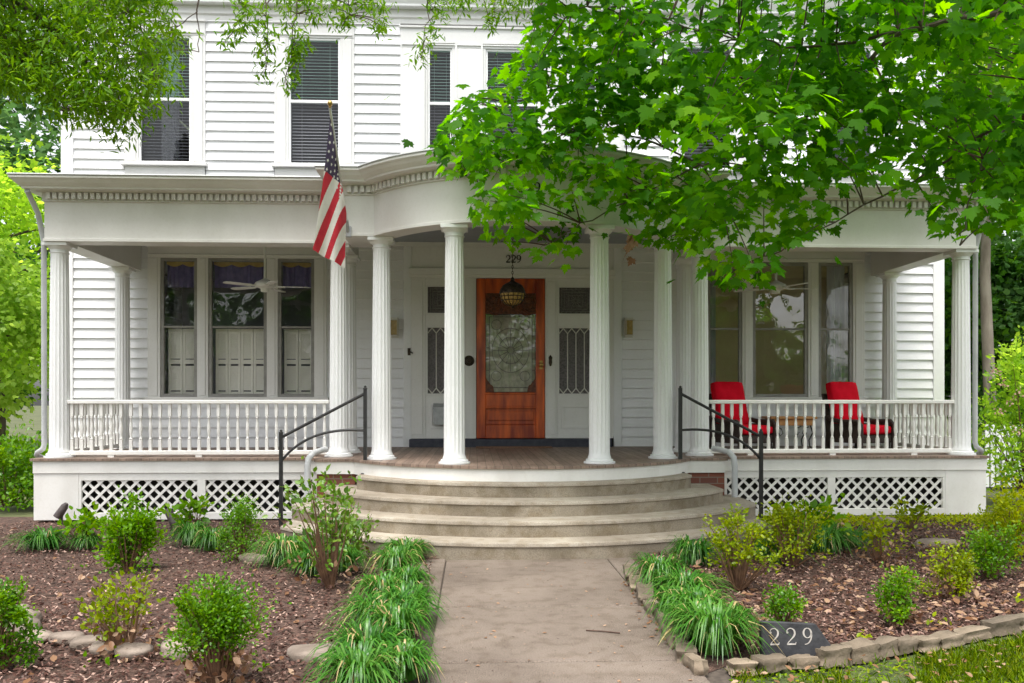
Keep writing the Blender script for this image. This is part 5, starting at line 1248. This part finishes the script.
# ---- mulch chips, fallen leaves, moss, grass
def in_poly_pts(poly, n):
    xs = [p[0] for p in poly]; ys = [p[1] for p in poly]; out = []
    while len(out) < n:
        k = n*2; X = rng.uniform(min(xs),max(xs),k); Y = rng.uniform(min(ys),max(ys),k)
        keep = rng.random(k) < np.clip((4.2/np.maximum(Y,3))**1.5,0,1)
        for x, y, q in zip(X,Y,keep):
            if q and inside(x,y,poly): out.append((x,y))
    return np.array(out[:n])
LB = [(-4.6,3.2),(-.33,3.2),(-.33,7.3),(-1.7,9.0),(-1.7,9.6),(-6.3,9.6)]; RB = [(1.32,4.42),(1.9,4.50),(2.6,4.68),(3.4,5.1),(6.6,6.4),(6.6,9.6),(2.9,9.5),(2.9,9.0),(1.45,7.2)]
chipV = [(-.5,-.12,0),(.5,-.16,0),(.45,.14,.03),(-.42,.17,.02)]; chipF = [(0,1,2,3)]
for nm, poly, n in (('mulch_chips', LB, 42000),('mulch_chips', RB, 38000)):
    p = in_poly_pts(poly, n); z = .004+rng.random(n)*.03
    t = np.stack([rng.normal(size=n),rng.normal(size=n),rng.normal(size=n)*.22],1); u = np.stack([rng.normal(size=n)*.35,rng.normal(size=n)*.35,np.ones(n)],1)
    o = scatter(nm, chipV, chipF, np.column_stack([p,z]), frames(t,u), np.stack([rng.uniform(.010,.036,n),rng.uniform(.012,.05,n),np.ones(n)*.05],1), M['chip'], None, np.clip(rng.random(n)**1.25,0,1)); tag(o, kind='stuff')
for nm, poly, n, lo, hi in (('fallen_leaves', LB, 420, .03,.06),('fallen_leaves', RB, 1500, .03,.07)):
    p = in_poly_pts(poly, n); o = scatter(nm, ovalV, ovalF, np.column_stack([p,.02+rng.random(n)*.025]), frames(np.stack([rng.normal(size=n),rng.normal(size=n),rng.normal(size=n)*.3],1), unit(n)*.5+[0,0,1]), rng.uniform(lo,hi,n), M['dry']); tag(o, kind='stuff')
n = 90; p = np.column_stack([rng.uniform(-.2,1.1,n), rng.uniform(3.6,7.1,n), np.full(n,.006)])
o = scatter('path_litter', ovalV, ovalF, p, frames(np.stack([rng.normal(size=n),rng.normal(size=n),rng.normal(size=n)*.05],1), unit(n)*.15+[0,0,1]), rng.uniform(.010,.034,n)*.9, M['dry'], None, rng.random(n)); tag(o, kind='stuff')
n = 60; p = np.column_stack([1.12-rng.random(n)**2*.10, rng.uniform(4.2,6.4,n), np.full(n,.008)])
o = scatter('path_litter', ovalV, ovalF, p, frames(np.stack([rng.normal(size=n),rng.normal(size=n),rng.normal(size=n)*.15],1), unit(n)*.3+[0,0,1]), rng.uniform(.02,.04,n), M['dry'], None, rng.random(n)*.4); tag(o, kind='stuff')
q = gp(602,632.5); m = MB(); m.tube([q+Vector((-.09,.03,.006)),q+Vector((0,0,.008)),q+Vector((.06,-.02,.006)),q+Vector((.10,-.035,.006))], .004, 5); tag(m.build('fallen_twig', M['twig']), 'thin brown twig lying on the concrete path', 'twig')
n = 420; p = np.column_stack([rng.uniform(-.22,1.13,n), rng.uniform(3.4,7.1,n), np.full(n,.006)])
o = scatter('path_litter', chipV, chipF, p, frames(np.stack([rng.normal(size=n),rng.normal(size=n),rng.normal(size=n)*.05],1), unit(n)*.15+[0,0,1]), np.stack([rng.uniform(.004,.012,n),rng.uniform(.005,.022,n),np.ones(n)*.02],1), M['chip'], None, rng.random(n)**2); tag(o, kind='stuff')
# moss and seedlings near the right lattice
n = 2600; p = np.column_stack([rng.uniform(3.2,6.2,n), 9.55-np.abs(rng.normal(size=n))*.35, rng.random(n)*.04])
o = scatter('moss', ovalV, ovalF, p, frames(unit(n)*.6+[0,0,.5], unit(n)*.5+[0,-.3,1]), rng.uniform(.02,.05,n), M['yellow']); tag(o, kind='stuff')
n = 260; cc = in_poly_pts(RB, 26)[rng.integers(0,26,n)]+rng.normal(size=(n,2))*.035
o = scatter('seedlings', ovalV, ovalF, np.column_stack([cc,.02+rng.random(n)*.05]), frames(unit(n)*.6+[0,0,.5], unit(n)*.5+[0,-.3,1]), rng.uniform(.02,.045,n), M['yellow']); tag(o, kind='stuff')
n = 70; cc = in_poly_pts(LB, 9)[rng.integers(0,9,n)]+rng.normal(size=(n,2))*.04
o = scatter('seedlings', ovalV, ovalF, np.column_stack([cc,.02+rng.random(n)*.05]), frames(unit(n)*.6+[0,0,.5], unit(n)*.5+[0,-.3,1]), rng.uniform(.02,.045,n), M['fresh']); tag(o, kind='stuff')
# lawn grass: dense tufts with bare mossy gaps
LW = [(1.2,3.7),(6.5,3.7),(6.5,6.0),(3.6,4.98),(2.62,4.50),(1.95,4.33),(1.28,4.22)]
n = 30000; p = in_poly_pts(LW, n); dens = np.sin(p[:,0]*5.1+1)*np.sin(p[:,1]*6.3)+.6*np.sin(p[:,0]*11-p[:,1]*9)+ (p[:,0]-2.0)*.9
p = p[(dens+rng.normal(size=n)*.35) > .0]; n = len(p)
bl = [(-.5,0,0),(.5,0,0),(.32,.55,.05),(0,1,.28),(-.32,.55,.05)]
t = np.stack([rng.normal(size=n)*.55,rng.normal(size=n)*.55,np.ones(n)],1)
o = scatter('grass', bl, [(0,1,2,3,4)], np.column_stack([p,np.full(n,-.02)]), frames(t, unit(n)*[1,1,.2]), np.stack([rng.uniform(.003,.006,n),rng.uniform(.03,.085,n),rng.uniform(.03,.085,n)],1), M['grass'], None); tag(o, kind='stuff')
n = 9000; p = in_poly_pts(LW, n); o = scatter('ground_moss', ovalV, ovalF, np.column_stack([p,-.022+rng.random(n)*.012]), frames(unit(n)*[1,1,.3]+[0,0,.2], unit(n)*.4+[0,0,1]), rng.uniform(.012,.03,n), M['grass']); tag(o, kind='stuff')
n = 700; p = in_poly_pts(LW, n); o = scatter('fallen_leaves', ovalV, ovalF, np.column_stack([p,.01+rng.random(n)*.02]), frames(unit(n)*[1,1,.3], unit(n)*.5+[0,0,1]), rng.uniform(.025,.055,n), M['dry']); tag(o, kind='stuff')
# ================================================================ LIGHT AND CAMERA
w = bpy.data.worlds.new('World'); S.world = w; w.use_nodes = True; nt = w.node_tree; bg = nt.nodes['Background']
sky = nt.nodes.new('ShaderNodeTexSky'); sky.sky_type = 'NISHITA'; sky.sun_disc = False
EL, AZ = math.radians(70), math.radians(198)        # sun high, behind the viewer and a little to the left
sky.sun_elevation = EL; sky.sun_rotation = AZ; sky.dust_density = 4.0; sky.air_density = 1.0; sky.ozone_density = .6
hs = nt.nodes.new('ShaderNodeHueSaturation'); hs.inputs['Saturation'].default_value = .22
nt.links.new(sky.outputs[0], hs.inputs['Color']); nt.links.new(hs.outputs[0], bg.inputs[0]); bg.inputs[1].default_value = .15
sd = bpy.data.lights.new('sun', 'SUN'); sd.energy = 1.5; sd.angle = math.radians(28); sd.color = (1,.965,.91)
so = bpy.data.objects.new('sun', sd); COL.objects.link(so)
dirn = Vector((math.sin(AZ)*math.cos(EL), math.cos(AZ)*math.cos(EL), math.sin(EL)))   # towards the sun
so.rotation_euler = dirn.to_track_quat('Z','Y').to_euler()
cam = bpy.data.cameras.new('camera'); co = bpy.data.objects.new('camera', cam); COL.objects.link(co); S.camera = co
co.location = (0,0,EYE); co.rotation_euler = (PI/2,0,-TH); cam.sensor_width = 36; cam.lens = F/1024*36; cam.shift_y = (HOR-341.5)/1024; cam.clip_end = 600; cam.clip_start = .05
S.view_settings.view_transform = 'Standard'; S.view_settings.look = 'None'; S.view_settings.exposure = 1.24; S.view_settings.gamma = 1
S.render.engine = 'CYCLES'
try:
    S.cycles.max_bounces = 10; S.cycles.transparent_max_bounces = 12; S.cycles.diffuse_bounces = 5
except Exception: pass
